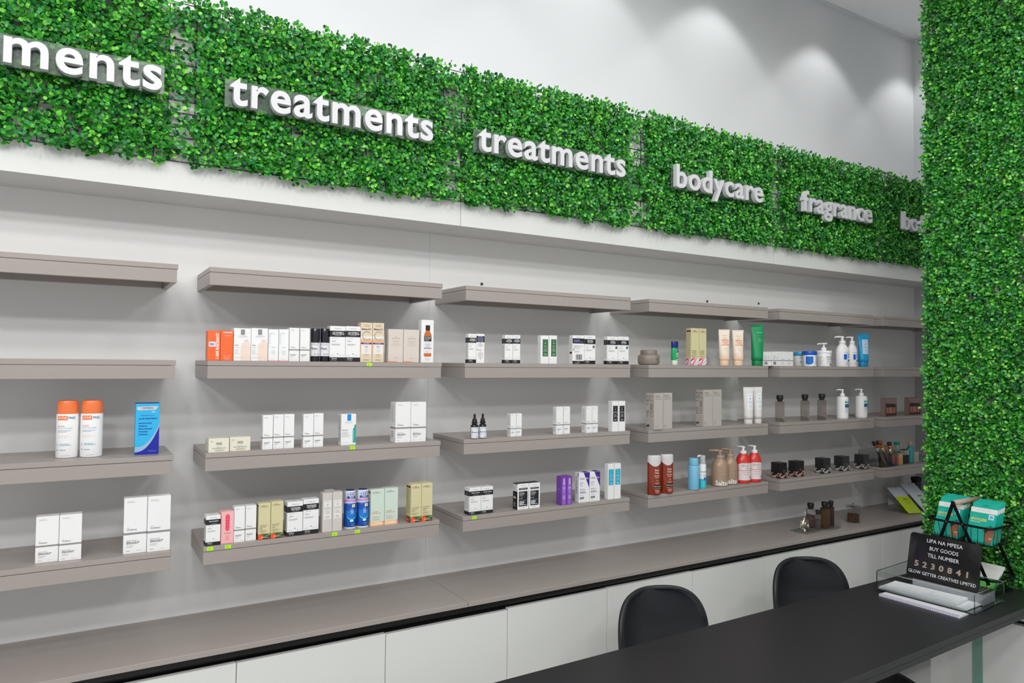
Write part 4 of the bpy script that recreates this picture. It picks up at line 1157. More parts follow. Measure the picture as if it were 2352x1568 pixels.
BOTTLES = {'acne', 'acno', 'drop', 'haku', 'jar', 'stick', 'tube', 'amber', 'sky', 'foam', 'salt', 'red', 'tub', 'pumptub', 'white', 'mintp', 'clear', 'clear2', 'perfume', 'apoth'}
CATS = {'carton': 'box', 'kit_box': 'box', 'cube_carton': 'box', 'bottle': 'bottle', 'pump_bottle': 'bottle', 'tube': 'tube', 'jar': 'jar', 'balm_stick': 'balm stick', 'cream_tub': 'tub', 'pump_tub': 'tub', 'perfume_flask': 'perfume bottle', 'glass_jar': 'jar'}
NAMES = {'carton': 'product_carton', 'bottle': 'product_bottle', 'tube': 'cream_tube', 'jar': 'cream_jar'}
ITEMS = [
    ('acne', 'bottle', -0.3641, -0.1932, 1.4139, 0.0567, 0.1668, 0.0567, 'white cleanser bottle with orange cap, left of its pair', 'cleanser bottles on the left shelves'),
    ('acne', 'bottle', -0.3034, -0.2019, 1.4139, 0.0577, 0.1669, 0.0577, 'white cleanser bottle with orange cap, nearer the blue gel box', 'cleanser bottles on the left shelves'),
    ('differin', 'carton', -0.1583, -0.2044, 1.4139, 0.065, 0.154, 0.035, 'bright blue gel carton with silver swoosh beside orange capped bottles', ''),
    ('ord_flat', 'carton', -0.4047, -0.2198, 1.127, 0.0548, 0.1282, 0.035, 'shorter white masque carton with grey band, leftmost on bottom left shelf', 'white masque cartons with grey band'),
    ('ord_flat', 'carton', -0.3487, -0.2262, 1.127, 0.0546, 0.1292, 0.035, 'shorter white masque carton with grey band, right of its pair', 'white masque cartons with grey band'),
    ('ord_flat', 'carton', -0.1853, -0.2314, 1.127, 0.0611, 0.163, 0.035, 'taller white masque carton with grey band, left of its pair', 'white masque cartons with grey band'),
    ('ord_flat', 'carton', -0.1229, -0.2382, 1.127, 0.0619, 0.1638, 0.035, 'taller white masque carton with grey band at bottom left shelf end', 'white masque cartons with grey band'),
    ('radiant', 'carton', 0.0231, -0.2133, 1.6999, 0.0373, 0.0939, 0.0434, 'orange carton turned sideways reading I AM RADIANT', 'cartons standing on the second shelf of the full bay'),
    ('uncover', 'carton', 0.0618, -0.21, 1.6999, 0.0376, 0.0951, 0.05, 'orange carton with white lettering beside the I AM RADIANT one', 'cartons standing on the second shelf of the full bay'),
    ('lrp_c', 'carton', 0.1078, -0.21, 1.6999, 0.0522, 0.1042, 0.05, 'white carton with grey square and peach bottle print, left of its pair', 'cartons standing on the second shelf of the full bay'),
    ('lrp_c', 'carton', 0.1614, -0.21, 1.6999, 0.0525, 0.106, 0.05, 'white carton with grey square and peach bottle print, right of its pair', 'cartons standing on the second shelf of the full bay'),
    ('icon', 'carton', 0.2055, -0.218, 1.6999, 0.032, 0.1044, 0.034, 'slim pale carton with pink foot, left of its pair', 'cartons standing on the second shelf of the full bay'),
    ('icon', 'carton', 0.2386, -0.218, 1.6999, 0.032, 0.1055, 0.034, 'slim pale carton with pink foot, right of its pair', 'cartons standing on the second shelf of the full bay'),
    ('ord', 'carton', 0.2731, -0.218, 1.6999, 0.0328, 0.111, 0.034, 'slim white carton with grey band beside the pink footed cartons', 'cartons standing on the second shelf of the full bay'),
    ('ord', 'carton', 0.3081, -0.218, 1.6999, 0.0323, 0.1114, 0.034, 'slim white carton with grey band beside the black capped bottles', 'cartons standing on the second shelf of the full bay'),
    ('acno', 'bottle', 0.3474, -0.219, 1.6999, 0.0313, 0.1125, 0.0313, 'black capped round bottle with white label, left of its pair', 'black capped bottles'),
    ('acno', 'bottle', 0.3805, -0.219, 1.6999, 0.0313, 0.1137, 0.0313, 'black capped round bottle with white label, right of its pair', 'black capped bottles'),
    ('inkey:15% VITAMIN C|AND EGF SERUM', 'carton', 0.4207, -0.217, 1.6999, 0.0541, 0.1222, 0.036, 'white carton with black vitamin C band, left of its pair', 'cartons standing on the second shelf of the full bay'),
    ('inkey:15% VITAMIN C|AND EGF SERUM', 'carton', 0.4751, -0.217, 1.6999, 0.0524, 0.1233, 0.036, 'white carton with black vitamin C band, right of its pair', 'cartons standing on the second shelf of the full bay'),
    ('melano', 'carton', 0.5237, -0.22, 1.6999, 0.0423, 0.138, 0.03, 'tall beige carton with big silver letter C, left of its pair', 'cartons standing on the second shelf of the full bay'),
    ('melano', 'carton', 0.5673, -0.22, 1.6999, 0.0424, 0.1386, 0.03, 'tall beige carton with big silver letter C, right of its pair', 'cartons standing on the second shelf of the full bay'),
    ('vitc', 'carton', 0.634, -0.2186, 1.6999, 0.057, 0.1185, 0.0327, 'plain greige serum carton with orange foot, left of its pair', 'cartons standing on the second shelf of the full bay'),
    ('vitc', 'carton', 0.6946, -0.215, 1.6999, 0.0606, 0.1188, 0.04, 'plain greige serum carton with orange foot, right of its pair', 'cartons standing on the second shelf of the full bay'),
    ('toner', 'carton', 0.7579, -0.2212, 1.6999, 0.0499, 0.1568, 0.0276, 'tall white carton printed with an amber toner bottle', 'cartons standing on the second shelf of the full bay'),
    ('versed', 'carton', 0.0396, -0.2288, 1.4139, 0.0602, 0.0428, 0.0706, 'low cream carton with black print, left of its pair', 'low cream cartons'),
    ('versed', 'carton', 0.1039, -0.2323, 1.4139, 0.0621, 0.0438, 0.05, 'low cream carton with black print, right of its pair', 'low cream cartons'),
    ('ord', 'carton', 0.1881, -0.246, 1.4139, 0.0319, 0.1105, 0.024, 'white carton with grey band, leftmost of the close three', 'white cartons with grey band on the third shelf'),
    ('ord', 'carton', 0.2227, -0.2373, 1.4139, 0.0333, 0.1107, 0.034, 'white carton with grey band, middle of the close three', 'white cartons with grey band on the third shelf'),
    ('ord', 'carton', 0.2571, -0.2374, 1.4139, 0.0329, 0.1111, 0.034, 'white carton with grey band, rightmost of the close three', 'white cartons with grey band on the third shelf'),
    ('ord', 'carton', 0.3187, -0.2489, 1.4139, 0.0331, 0.1103, 0.024, 'white carton with grey band, left of the pair before the teal bottle carton', 'white cartons with grey band on the third shelf'),
    ('ord', 'carton', 0.3527, -0.2421, 1.4139, 0.0317, 0.1108, 0.034, 'white carton with grey band, right of the pair before the teal bottle carton', 'white cartons with grey band on the third shelf'),
    ('effaclar', 'carton', 0.459, -0.2371, 1.4139, 0.0523, 0.1059, 0.0302, 'white carton with blue square and teal bottle print', ''),
    ('ord_flat', 'carton', 0.657, -0.2342, 1.4139, 0.0581, 0.1433, 0.0473, 'big white solution carton with grey band, left of its pair', 'white cartons with grey band on the third shelf'),
    ('ord_flat', 'carton', 0.7164, -0.2289, 1.4139, 0.0587, 0.1423, 0.06, 'big white solution carton with grey band, right of its pair', 'white cartons with grey band on the third shelf'),
    ('inkey:NIACINAMIDE', 'carton', 0.0282, -0.2458, 1.127, 0.0418, 0.0921, 0.0395, 'white carton with black niacinamide band at the shelf corner', 'cartons crowded on the bottom shelf of the full bay'),
    ('topicals', 'carton', 0.0705, -0.243, 1.127, 0.0377, 0.0992, 0.034, 'pink carton with red capsule print', 'cartons crowded on the bottom shelf of the full bay'),
    ('ord', 'carton', 0.1066, -0.2448, 1.127, 0.0322, 0.1113, 0.034, 'slim white carton with grey band beside the pink carton', 'cartons crowded on the bottom shelf of the full bay'),
    ('ord', 'carton', 0.1411, -0.2418, 1.127, 0.0328, 0.111, 0.034, 'slim white carton with grey band beside the yellow cartons', 'cartons crowded on the bottom shelf of the full bay'),
    ('gm', 'carton', 0.1828, -0.2446, 1.127, 0.0372, 0.1152, 0.034, 'pale yellow carton with orange foot beside slim white cartons', 'cartons crowded on the bottom shelf of the full bay'),
    ('gm', 'carton', 0.2216, -0.2463, 1.127, 0.0385, 0.1174, 0.034, 'pale yellow carton with orange foot beside tranexamic cartons', 'cartons crowded on the bottom shelf of the full bay'),
    ('inkey:TRANEXAMIC|ACID SERUM', 'carton', 0.2794, -0.2426, 1.127, 0.0505, 0.1109, 0.0406, 'white carton with black tranexamic band, left of its pair', 'cartons crowded on the bottom shelf of the full bay'),
    ('inkey:TRANEXAMIC|ACID SERUM', 'carton', 0.3325, -0.243, 1.127, 0.0513, 0.1145, 0.036, 'white carton with black tranexamic band, right of its pair', 'cartons crowded on the bottom shelf of the full bay'),
    ('natu', 'carton', 0.3876, -0.2459, 1.127, 0.0324, 0.1307, 0.0309, 'tall greige carton with white label, front left of three', 'cartons crowded on the bottom shelf of the full bay'),
    ('natu', 'carton', 0.4214, -0.2468, 1.127, 0.0332, 0.1316, 0.032, 'tall greige carton with white label beside the blue bottles', 'cartons crowded on the bottom shelf of the full bay'),
    ('haku', 'bottle', 0.4755, -0.2305, 1.127, 0.0429, 0.1283, 0.0429, 'blue lotion bottle with white cap, left of its pair', 'blue lotion bottles'),
    ('haku', 'bottle', 0.5196, -0.2346, 1.127, 0.0427, 0.1286, 0.0427, 'blue lotion bottle with white cap, right of its pair', 'blue lotion bottles'),
    ('mint', 'carton', 0.5669, -0.2436, 1.127, 0.05, 0.1269, 0.024, 'mint green carton with peach foot, left of its pair', 'cartons crowded on the bottom shelf of the full bay'),
    ('mint', 'carton', 0.6176, -0.2397, 1.127, 0.0492, 0.1276, 0.036, 'mint green carton with peach foot, right of its pair', 'cartons crowded on the bottom shelf of the full bay'),
    ('gm', 'carton', 0.7068, -0.2481, 1.127, 0.0406, 0.1363, 0.0453, 'pale yellow carton with orange foot, left of the pair at shelf end', 'cartons crowded on the bottom shelf of the full bay'),
    ('gm', 'carton', 0.7497, -0.2457, 1.127, 0.042, 0.1365, 0.05, 'pale yellow carton with orange foot, right of the pair at shelf end', 'cartons crowded on the bottom shelf of the full bay'),
    ('inkey:CAFFEINE|EYE CREAM', 'carton', 0.9458, -0.223, 1.6999, 0.033, 0.1109, 0.024, 'white caffeine eye cream carton beside its back-turned twin', 'eye cream cartons on the second shelf'),
    ('inkeyback', 'carton', 0.9812, -0.222, 1.6999, 0.0351, 0.1119, 0.026, 'white eye cream carton turned back to front with seal print', 'eye cream cartons on the second shelf'),
    ('inkey:CAFFEINE|EYE CREAM', 'carton', 1.1091, -0.223, 1.6999, 0.0355, 0.1111, 0.024, 'slim caffeine eye cream carton, left of the second pair', 'eye cream cartons on the second shelf'),
    ('inkey:CAFFEINE|EYE CREAM', 'carton', 1.1453, -0.222, 1.6999, 0.0333, 0.1121, 0.026, 'slim caffeine eye cream carton, right of the second pair', 'eye cream cartons on the second shelf'),
    ('glabel', 'carton', 1.2794, -0.223, 1.6999, 0.0391, 0.1143, 0.024, 'white carton with green label, left of its pair', 'eye cream cartons on the second shelf'),
    ('glabel', 'carton', 1.3207, -0.222, 1.6999, 0.0388, 0.1155, 0.026, 'white carton with green label, right of its pair', 'eye cream cartons on the second shelf'),
    ('inkeyback2', 'carton', 1.4493, -0.223, 1.6999, 0.0601, 0.1196, 0.024, 'white carton turned back showing a large barcode', 'eye cream cartons on the second shelf'),
    ('inkeyd:BRIGHTEN-I|EYE CREAM', 'carton', 1.5102, -0.22, 1.6999, 0.0581, 0.1213, 0.03, 'white brighten eye cream carton with black seal beside the barcode', 'eye cream cartons on the second shelf'),
    ('inkeyd:RETINOL|EYE CREAM', 'carton', 1.6336, -0.223, 1.6999, 0.0592, 0.1198, 0.024, 'white retinol eye cream carton, left of its pair', 'eye cream cartons on the second shelf'),
    ('inkeyd:RETINOL|EYE CREAM', 'carton', 1.6942, -0.22, 1.6999, 0.0594, 0.1209, 0.03, 'white retinol eye cream carton, right of its pair', 'eye cream cartons on the second shelf'),
    ('drop', 'bottle', 0.9474, -0.2578, 1.4139, 0.0308, 0.0941, 0.0308, 'dark dropper bottle with white label, left of its pair', 'dropper bottles'),
    ('drop', 'bottle', 0.9838, -0.2557, 1.4139, 0.0296, 0.0946, 0.0296, 'dark dropper bottle with white label, right of its pair', 'dropper bottles'),
    ('ord', 'carton', 1.1182, -0.2472, 1.4139, 0.0243, 0.089, 0.0265, 'small white carton with grey band beside dropper bottles, left one', 'small white cartons with grey band on the third bay'),
    ('ord', 'carton', 1.1473, -0.2409, 1.4139, 0.0258, 0.0887, 0.03, 'small white carton with grey band beside dropper bottles, right one', 'small white cartons with grey band on the third bay'),
    ('ord', 'carton', 1.3349, -0.2544, 1.4139, 0.0328, 0.111, 0.0248, 'white carton with grey band, left of the middle pair', 'small white cartons with grey band on the third bay'),
    ('ord', 'carton', 1.3743, -0.2432, 1.4139, 0.0338, 0.1104, 0.034, 'white carton with grey band, right of the middle pair', 'small white cartons with grey band on the third bay'),
    ('ord', 'carton', 1.484, -0.2513, 1.4139, 0.0292, 0.1098, 0.0325, 'white carton with grey band, left of the pair near black labels', 'small white cartons with grey band on the third bay'),
    ('ord', 'carton', 1.517, -0.2478, 1.4139, 0.0298, 0.1098, 0.034, 'white carton with grey band, right of the pair near black labels', 'small white cartons with grey band on the third bay'),
    ('blabel', 'carton', 1.6208, -0.2582, 1.4139, 0.0339, 0.1293, 0.026, 'tall white carton with black label, left of its pair', 'black label cartons'),
    ('blabel', 'carton', 1.6579, -0.2544, 1.4139, 0.0356, 0.1286, 0.034, 'tall white carton with black label, right of its pair', 'black label cartons'),
    ('inkey:RETINOL SERUM', 'carton', 0.9533, -0.2398, 1.127, 0.0496, 0.1013, 0.0394, 'white carton with black retinol serum band, left of its pair', 'cartons on the bottom shelf of the third bay'),
    ('inkey:RETINOL SERUM', 'carton', 1.006, -0.2399, 1.127, 0.0512, 0.1007, 0.036, 'white carton with black retinol serum band, right of its pair', 'cartons on the bottom shelf of the third bay'),
    ('scar', 'carton', 1.1669, -0.244, 1.127, 0.0524, 0.1007, 0.0338, 'white carton with large black panel, left of its pair', 'cartons on the bottom shelf of the third bay'),
    ('scar', 'carton', 1.22, -0.2435, 1.127, 0.0512, 0.1002, 0.036, 'white carton with large black panel, right of its pair', 'cartons on the bottom shelf of the third bay'),
    ('purple', 'carton', 1.3563, -0.253, 1.127, 0.0254, 0.1144, 0.0354, 'purple carton printed with a pump bottle, left of its pair', 'cartons on the bottom shelf of the third bay'),
    ('purple', 'carton', 1.3829, -0.2517, 1.127, 0.0265, 0.1144, 0.04, 'purple carton printed with a pump bottle, right of its pair', 'cartons on the bottom shelf of the third bay'),
    ('cerave', 'carton', 1.4665, -0.2457, 1.127, 0.0539, 0.1216, 0.0273, 'white carton with purple corner triangle, left of its pair', 'cartons on the bottom shelf of the third bay'),
    ('cerave', 'carton', 1.522, -0.2427, 1.127, 0.0543, 0.1217, 0.036, 'white carton with purple corner triangle, right of its pair', 'cartons on the bottom shelf of the third bay'),
    ('clabel', 'carton', 1.6083, -0.2494, 1.127, 0.0323, 0.1489, 0.024, 'tall white carton with cyan label, left of its pair', 'cartons on the bottom shelf of the third bay'),
    ('clabel', 'carton', 1.6438, -0.2455, 1.127, 0.0336, 0.1487, 0.034, 'tall white carton with cyan label at the shelf end', 'cartons on the bottom shelf of the third bay'),
    ('jar', 'jar', 1.8721, -0.2, 1.6999, 0.0989, 0.0667, 0.0989, 'squat taupe cream jar with flat lid', ''),
    ('stick', 'balm_stick', 1.9983, -0.235, 1.6999, 0.0332, 0.1085, 0.0332, 'small green stick with navy cap on white foot', ''),
    ('gmpink', 'carton', 2.1282, -0.2185, 1.6999, 0.05, 0.173, 0.033, 'pale yellow carton with pink marbled foot, left of its pair', 'pink footed cartons'),
    ('gmpink', 'carton', 2.1786, -0.215, 1.6999, 0.0474, 0.1731, 0.04, 'pale yellow carton with pink marbled foot, right of its pair', 'pink footed cartons'),
    ('tube:cream', 'tube', 2.322, -0.235, 1.6999, 0.0521, 0.1734, 0.0521, 'cream tube with orange lettering and peach cap, left of its pair', 'cream tubes'),
    ('tube:cream', 'tube', 2.4182, -0.235, 1.6999, 0.0533, 0.1738, 0.0533, 'cream tube with orange lettering and peach cap, right of its pair', 'cream tubes'),
    ('tube:green', 'tube', 2.5585, -0.235, 1.6999, 0.0588, 0.2054, 0.0588, 'tall emerald green lotion tube standing on its cap', ''),
    ('neces', 'carton', 1.8604, -0.2523, 1.4139, 0.0527, 0.1596, 0.0542, 'tall greige carton with side print, left of the first pair', 'tall greige body care cartons'),
    ('neces', 'carton', 1.9223, -0.2469, 1.4139, 0.0539, 0.1602, 0.05, 'tall greige carton, right of the first pair', 'tall greige body care cartons'),
    ('neces', 'carton', 2.1878, -0.2357, 1.4139, 0.0596, 0.1702, 0.0495, 'tall greige carton with side print, left of the second pair', 'tall greige body care cartons'),
    ('neces', 'carton', 2.2503, -0.2344, 1.4139, 0.059, 0.1709, 0.05, 'tall greige carton, right of the second pair', 'tall greige body care cartons'),
    ('tube:white', 'tube', 2.4856, -0.2422, 1.4139, 0.048, 0.1806, 0.048, 'white cream tube with pale label, left of its pair', 'white tubes'),
    ('tube:white', 'tube', 2.5572, -0.2395, 1.4139, 0.0427, 0.1807, 0.0427, 'white cream tube with pale label, right of its pair', 'white tubes'),
    ('amber', 'bottle', 1.8491, -0.2637, 1.127, 0.0516, 0.1729, 0.0516, 'amber body wash bottle with frosted cap, left of its pair', 'amber body wash bottles'),
    ('amber', 'bottle', 1.9261, -0.2621, 1.127, 0.0504, 0.1731, 0.0504, 'amber body wash bottle with frosted cap, right of its pair', 'amber body wash bottles'),
    ('sky', 'bottle', 2.1022, -0.2528, 1.127, 0.0509, 0.1444, 0.0509, 'plain sky blue round bottle with blue cap', ''),
    ('foam', 'bottle', 2.158, -0.2543, 1.127, 0.0343, 0.1544, 0.0343, 'white foaming pump bottle with aqua label half behind sky blue bottle', ''),
    ('salt', 'pump_bottle', 2.2885, -0.2411, 1.127, 0.074, 0.1695, 0.074, 'tan pump bottle with large white lettering, left of its pair', 'tan pump bottles'),
    ('salt', 'pump_bottle', 2.3716, -0.229, 1.127, 0.0675, 0.171, 0.0675, 'tan pump bottle with large white lettering, right of its pair', 'tan pump bottles'),
    ('red', 'pump_bottle', 2.4582, -0.2344, 1.127, 0.0649, 0.1776, 0.0649, 'red pump bottle with white label, left of its pair', 'red pump bottles'),
    ('red', 'pump_bottle', 2.5337, -0.2395, 1.127, 0.0608, 0.1775, 0.0608, 'red pump bottle with white label, right of its pair', 'red pump bottles'),
    ('ordcube', 'carton', 2.6366, -0.223, 1.6999, 0.0629, 0.0701, 0.024, 'small white carton with grey band and barcode, leftmost in the row', 'small white cube cartons with grey band'),
    ('ordcube', 'carton', 2.7027, -0.215, 1.6999, 0.0595, 0.0721, 0.04, 'small white carton with grey band and barcode, second in the row', 'small white cube cartons with grey band'),
    ('ordcube2', 'carton', 2.7581, -0.215, 1.6999, 0.0481, 0.0736, 0.04, 'small white carton with grey band, third in the row', 'small white cube cartons with grey band'),
    ('ordcube2', 'carton', 2.8098, -0.215, 1.6999, 0.0513, 0.0735, 0.04, 'small white carton with grey band touching the sky blue lidded tub', 'small white cube cartons with grey band'),
    ('tub:cera', 'cream_tub', 2.981, -0.165, 1.6999, 0.0634, 0.074, 0.0634, 'white cream tub with sky blue lid', ''),
    ('tub:aml', 'cream_tub', 2.9554, -0.245, 1.6999, 0.0708, 0.0795, 0.0708, 'white cream tub with royal blue lid and blue emblem', ''),
    ('pumptub', 'pump_tub', 3.0891, -0.235, 1.6999, 0.079, 0.1251, 0.079, 'wide white tub with low pump dispenser', ''),
    ('white', 'pump_bottle', 3.2519, -0.235, 1.6999, 0.0599, 0.1667, 0.0599, 'white oval lotion bottle with pump and blue emblem, left of its pair', 'white lotion bottles'),
    ('white', 'pump_bottle', 3.3551, -0.225, 1.6999, 0.0477, 0.1679, 0.0477, 'white oval lotion bottle with pump and blue emblem, right of its pair', 'white lotion bottles'),
    ('tube:blue', 'tube', 3.4451, -0.235, 1.6999, 0.0541, 0.1849, 0.0541, 'cyan blue tube with pale label standing on its cap', ''),
    ('clear', 'bottle', 2.7305, -0.235, 1.4139, 0.0445, 0.137, 0.0445, 'clear tinted bottle with black cap, leftmost of the three', 'clear bottles with black caps on the third shelf'),
    ('clear', 'bottle', 2.9305, -0.235, 1.4139, 0.0433, 0.1383, 0.0433, 'clear tinted bottle with black cap, middle of the three', 'clear bottles with black caps on the third shelf'),
    ('clear', 'bottle', 3.0726, -0.235, 1.4139, 0.0448, 0.1393, 0.0448, 'clear tinted bottle with black cap, rightmost of the three', 'clear bottles with black caps on the third shelf'),
    ('mintp', 'pump_bottle', 3.2667, -0.225, 1.4139, 0.0612, 0.1614, 0.0612, 'white pump bottle with teal label, left of its pair', 'teal label pump bottles'),
    ('mintp', 'pump_bottle', 3.4402, -0.225, 1.4139, 0.0631, 0.1616, 0.0631, 'white pump bottle with teal label, right of its pair', 'teal label pump bottles'),
    ('kit', 'kit_box', 3.7124, -0.222, 1.4139, 0.1208, 0.1044, 0.026, 'clear makeup kit box of brown compacts, left of its pair', 'clear makeup kit boxes'),
    ('kit', 'kit_box', 3.9609, -0.222, 1.4139, 0.1331, 0.1041, 0.026, 'clear makeup kit box of brown compacts beside the hedge column', 'clear makeup kit boxes'),
    ('ringpink', 'cube_carton', 2.7479, -0.2166, 1.127, 0.0545, 0.078, 0.056, 'black cube carton with rose gold ring print, leftmost of the five', 'black ring box cubes'),
    ('ringpink', 'cube_carton', 2.8771, -0.2215, 1.127, 0.0629, 0.0791, 0.0493, 'black cube carton with rose gold ring print, second from left of the five', 'black ring box cubes'),
    ('ringsilver', 'cube_carton', 3.1021, -0.219, 1.127, 0.0595, 0.0798, 0.0532, 'black cube carton with silver ring print, middle of the five', 'black ring box cubes'),
    ('ringsilver', 'cube_carton', 3.2767, -0.2132, 1.127, 0.0612, 0.0792, 0.0532, 'black cube carton with silver ring print, fourth from left of the five', 'black ring box cubes'),
    ('ringsilver', 'cube_carton', 3.4512, -0.2189, 1.127, 0.0518, 0.0791, 0.055, 'black cube carton with silver ring print, rightmost of the five', 'black ring box cubes'),
    ('clear2:.50,.38,.36', 'bottle', 3.0166, -0.2063, 0.8414, 0.045, 0.1292, 0.045, 'clear black capped bottle behind the ornate perfume flask', 'black capped bottles in the clear tray'),
    ('clear2:.55,.52,.50', 'bottle', 3.0189, -0.248, 0.8414, 0.0318, 0.1007, 0.0318, 'smallest black capped bottle in the clear tray', 'black capped bottles in the clear tray'),
    ('clear2:.47,.33,.20', 'bottle', 3.0763, -0.2493, 0.8414, 0.0471, 0.1382, 0.0471, 'amber brown black capped bottle in the clear tray', 'black capped bottles in the clear tray'),
    ('clear2:.30,.23,.21', 'bottle', 3.1506, -0.234, 0.8414, 0.0336, 0.1344, 0.0336, 'dark brown black capped bottle at the tray end', 'black capped bottles in the clear tray'),
    ('perfume', 'perfume_flask', 2.9095, -0.2487, 0.8414, 0.0623, 0.1082, 0.0623, 'ornate silver perfume flask with ball stopper', ''),
    ('apoth', 'glass_jar', 3.3424, -0.2377, 0.8414, 0.0706, 0.1044, 0.0706, 'clear lidded glass jar half full of brown buds', ''),
]
rj = random.Random(3)
made = {}
OVAL = {'amber': .62, 'stick': .7, 'white': .72, 'salt': .9, 'red': .8, 'acne': .72}
for des, name, x, y, z, w, h, d, label, group in ITEMS:
    kind = des.split(':')[0]
    rz = 0.0
    if kind in OVAL:
        th = math.atan2(x + .34, 2.647 + y)
        w = round(w / math.hypot(math.cos(th), OVAL[kind] * math.sin(th)), 4)
    if kind in ('amber', 'salt', 'red', 'white', 'mintp', 'foam', 'tub', 'pumptub'):
        rz = -.38
    if kind == 'tube':
        rz = -.5
        w = round(w / math.cos(math.atan2(x + .34, 2.647 + y) - .5), 4)
    key = (des, round(w, 3), round(h, 3), round(d, 3)) if kind not in BOTTLES else (des, round(w, 4), round(h, 4))
    nm = NAMES.get(name, name)
    if key in made:
        o = copy_tree(made[key])
    else:
        o = (bottle if kind in BOTTLES else carton)(des, nm, w, h, d)
        made[key] = o
    o.location = (x, y, z + .0002)
    tl = .0 if kind in BOTTLES else rj.uniform(-.02, .02)
    o.rotation_euler = (0, 0, rz + (tl if w < .05 else tl * .4))
    for kx in ('label', 'category', 'group'):
        if kx in o: del o[kx]
    tag(o, label, CATS[name], group or None)
o = carton('natu', 'product_carton', .0325, .1312, .03)
o.location = (.4075, -.2095, ROWZ[4] + .0002)
tag(o, 'tall greige carton standing behind its two front neighbours', 'box', 'cartons crowded on the bottom shelf of the full bay')

# green price tags stuck on shelf edges
TAGM = mat('lime_sticker', (176, 236, 40), .6)
for x, z, lb in ((.0195, 1.1195, 'lime price tag at the corner below niacinamide carton'), (.0715, 1.1195, 'lime price tag below the pink carton'), (.4105, 1.1195, 'lime price tag below the tall greige cartons'), (.4900, 1.1190, 'lime price tag below the blue bottles'),
               (.5220, 1.6915, 'lime price tag below the silver letter C carton'), (.4675, 1.4065, 'lime price tag below the teal bottle carton'), (.9435, 1.1195, 'lime price tag below the retinol serum cartons')):
    o = slab('price_tag', -.0095, .0095, -.0012, 0, -.0058, .0058, TAGM, None, .0004)
    o.location = (x, -SD - .0002, z)
    o.rotation_euler = (0, rj.uniform(-.05, .05), 0)
    o.location.z -= .0058
    f = Face(.019, .0116, lambda a, b, q: (a - .0095, -.0012 - q, b))
    f.L(.25, .7, .72, .3, 1, (128, 180, 30), .5)
    f.build(o)
    tag(o, lb, 'price tag', 'lime price tags on shelf edges')

# ---------------------------------------------------------------- desk
DESKM = mat('black_desk_laminate', (40, 40, 42), .36, noise=.10, nscale=60, bump=.03)
DESKE = mat('black_desk_edge', (27, 27, 29), .45)  # coloured darker than the top to offset lamp light on the edges
STEEL = mat('black_steel', (20, 20, 22), .42, metal=.4)
desk = empty('desk', (1.9, -1.03, 0))
tag(desk, 'long black desk in the foreground running to the hedge column', 'desk')
TZ = .75
def quad_slab(name, z0, z1, m, parent, ins=0.0):
    P = [(.10, -.790 - ins), (3.150, -.755 - ins), (3.150, -1.252 + ins), (.10, -1.362 + ins)]
    V = [(x - 1.9, y + 1.03, z) for z in (z0, z1) for x, y in P]
    Fc = [(0, 1, 2, 3), (7, 6, 5, 4)] + [(i, i + 4, (i + 1) % 4 + 4, (i + 1) % 4) for i in range(4)]
    me = new_mesh(name, V, Fc, [m, DESKE], [0, 0, 1, 1, 1, 1])
    bm = bmesh.new()
    bm.from_mesh(me)
    bmesh.ops.recalc_face_normals(bm, faces=bm.faces)
    bmesh.ops.bevel(bm, geom=bm.edges[:], offset=.001, segments=1, affect='EDGES')
    bm.to_mesh(me)
    bm.free()
    return obj(name, me, parent)
quad_slab('desk_top', TZ - .0225, TZ, DESKM, desk)
quad_slab('under_board', TZ - .0440, TZ - .0235, DESKE, desk, .0015)
for x, s in ((.35, -1), (1.25, 1)):
    for y in (-.90, -1.18):
        obj('leg', tube_mesh('leg', [(x - 1.9, y + 1.03, TZ - .045), (x - 1.9 + .0, y + 1.03 + (.06 if y > -1 else -.02), .002)], .018, STEEL, 10), desk)
    obj('cross_rail', box_mesh(.04, .34, .03, STEEL), desk, (x - 1.9, -.01, TZ - .0755))

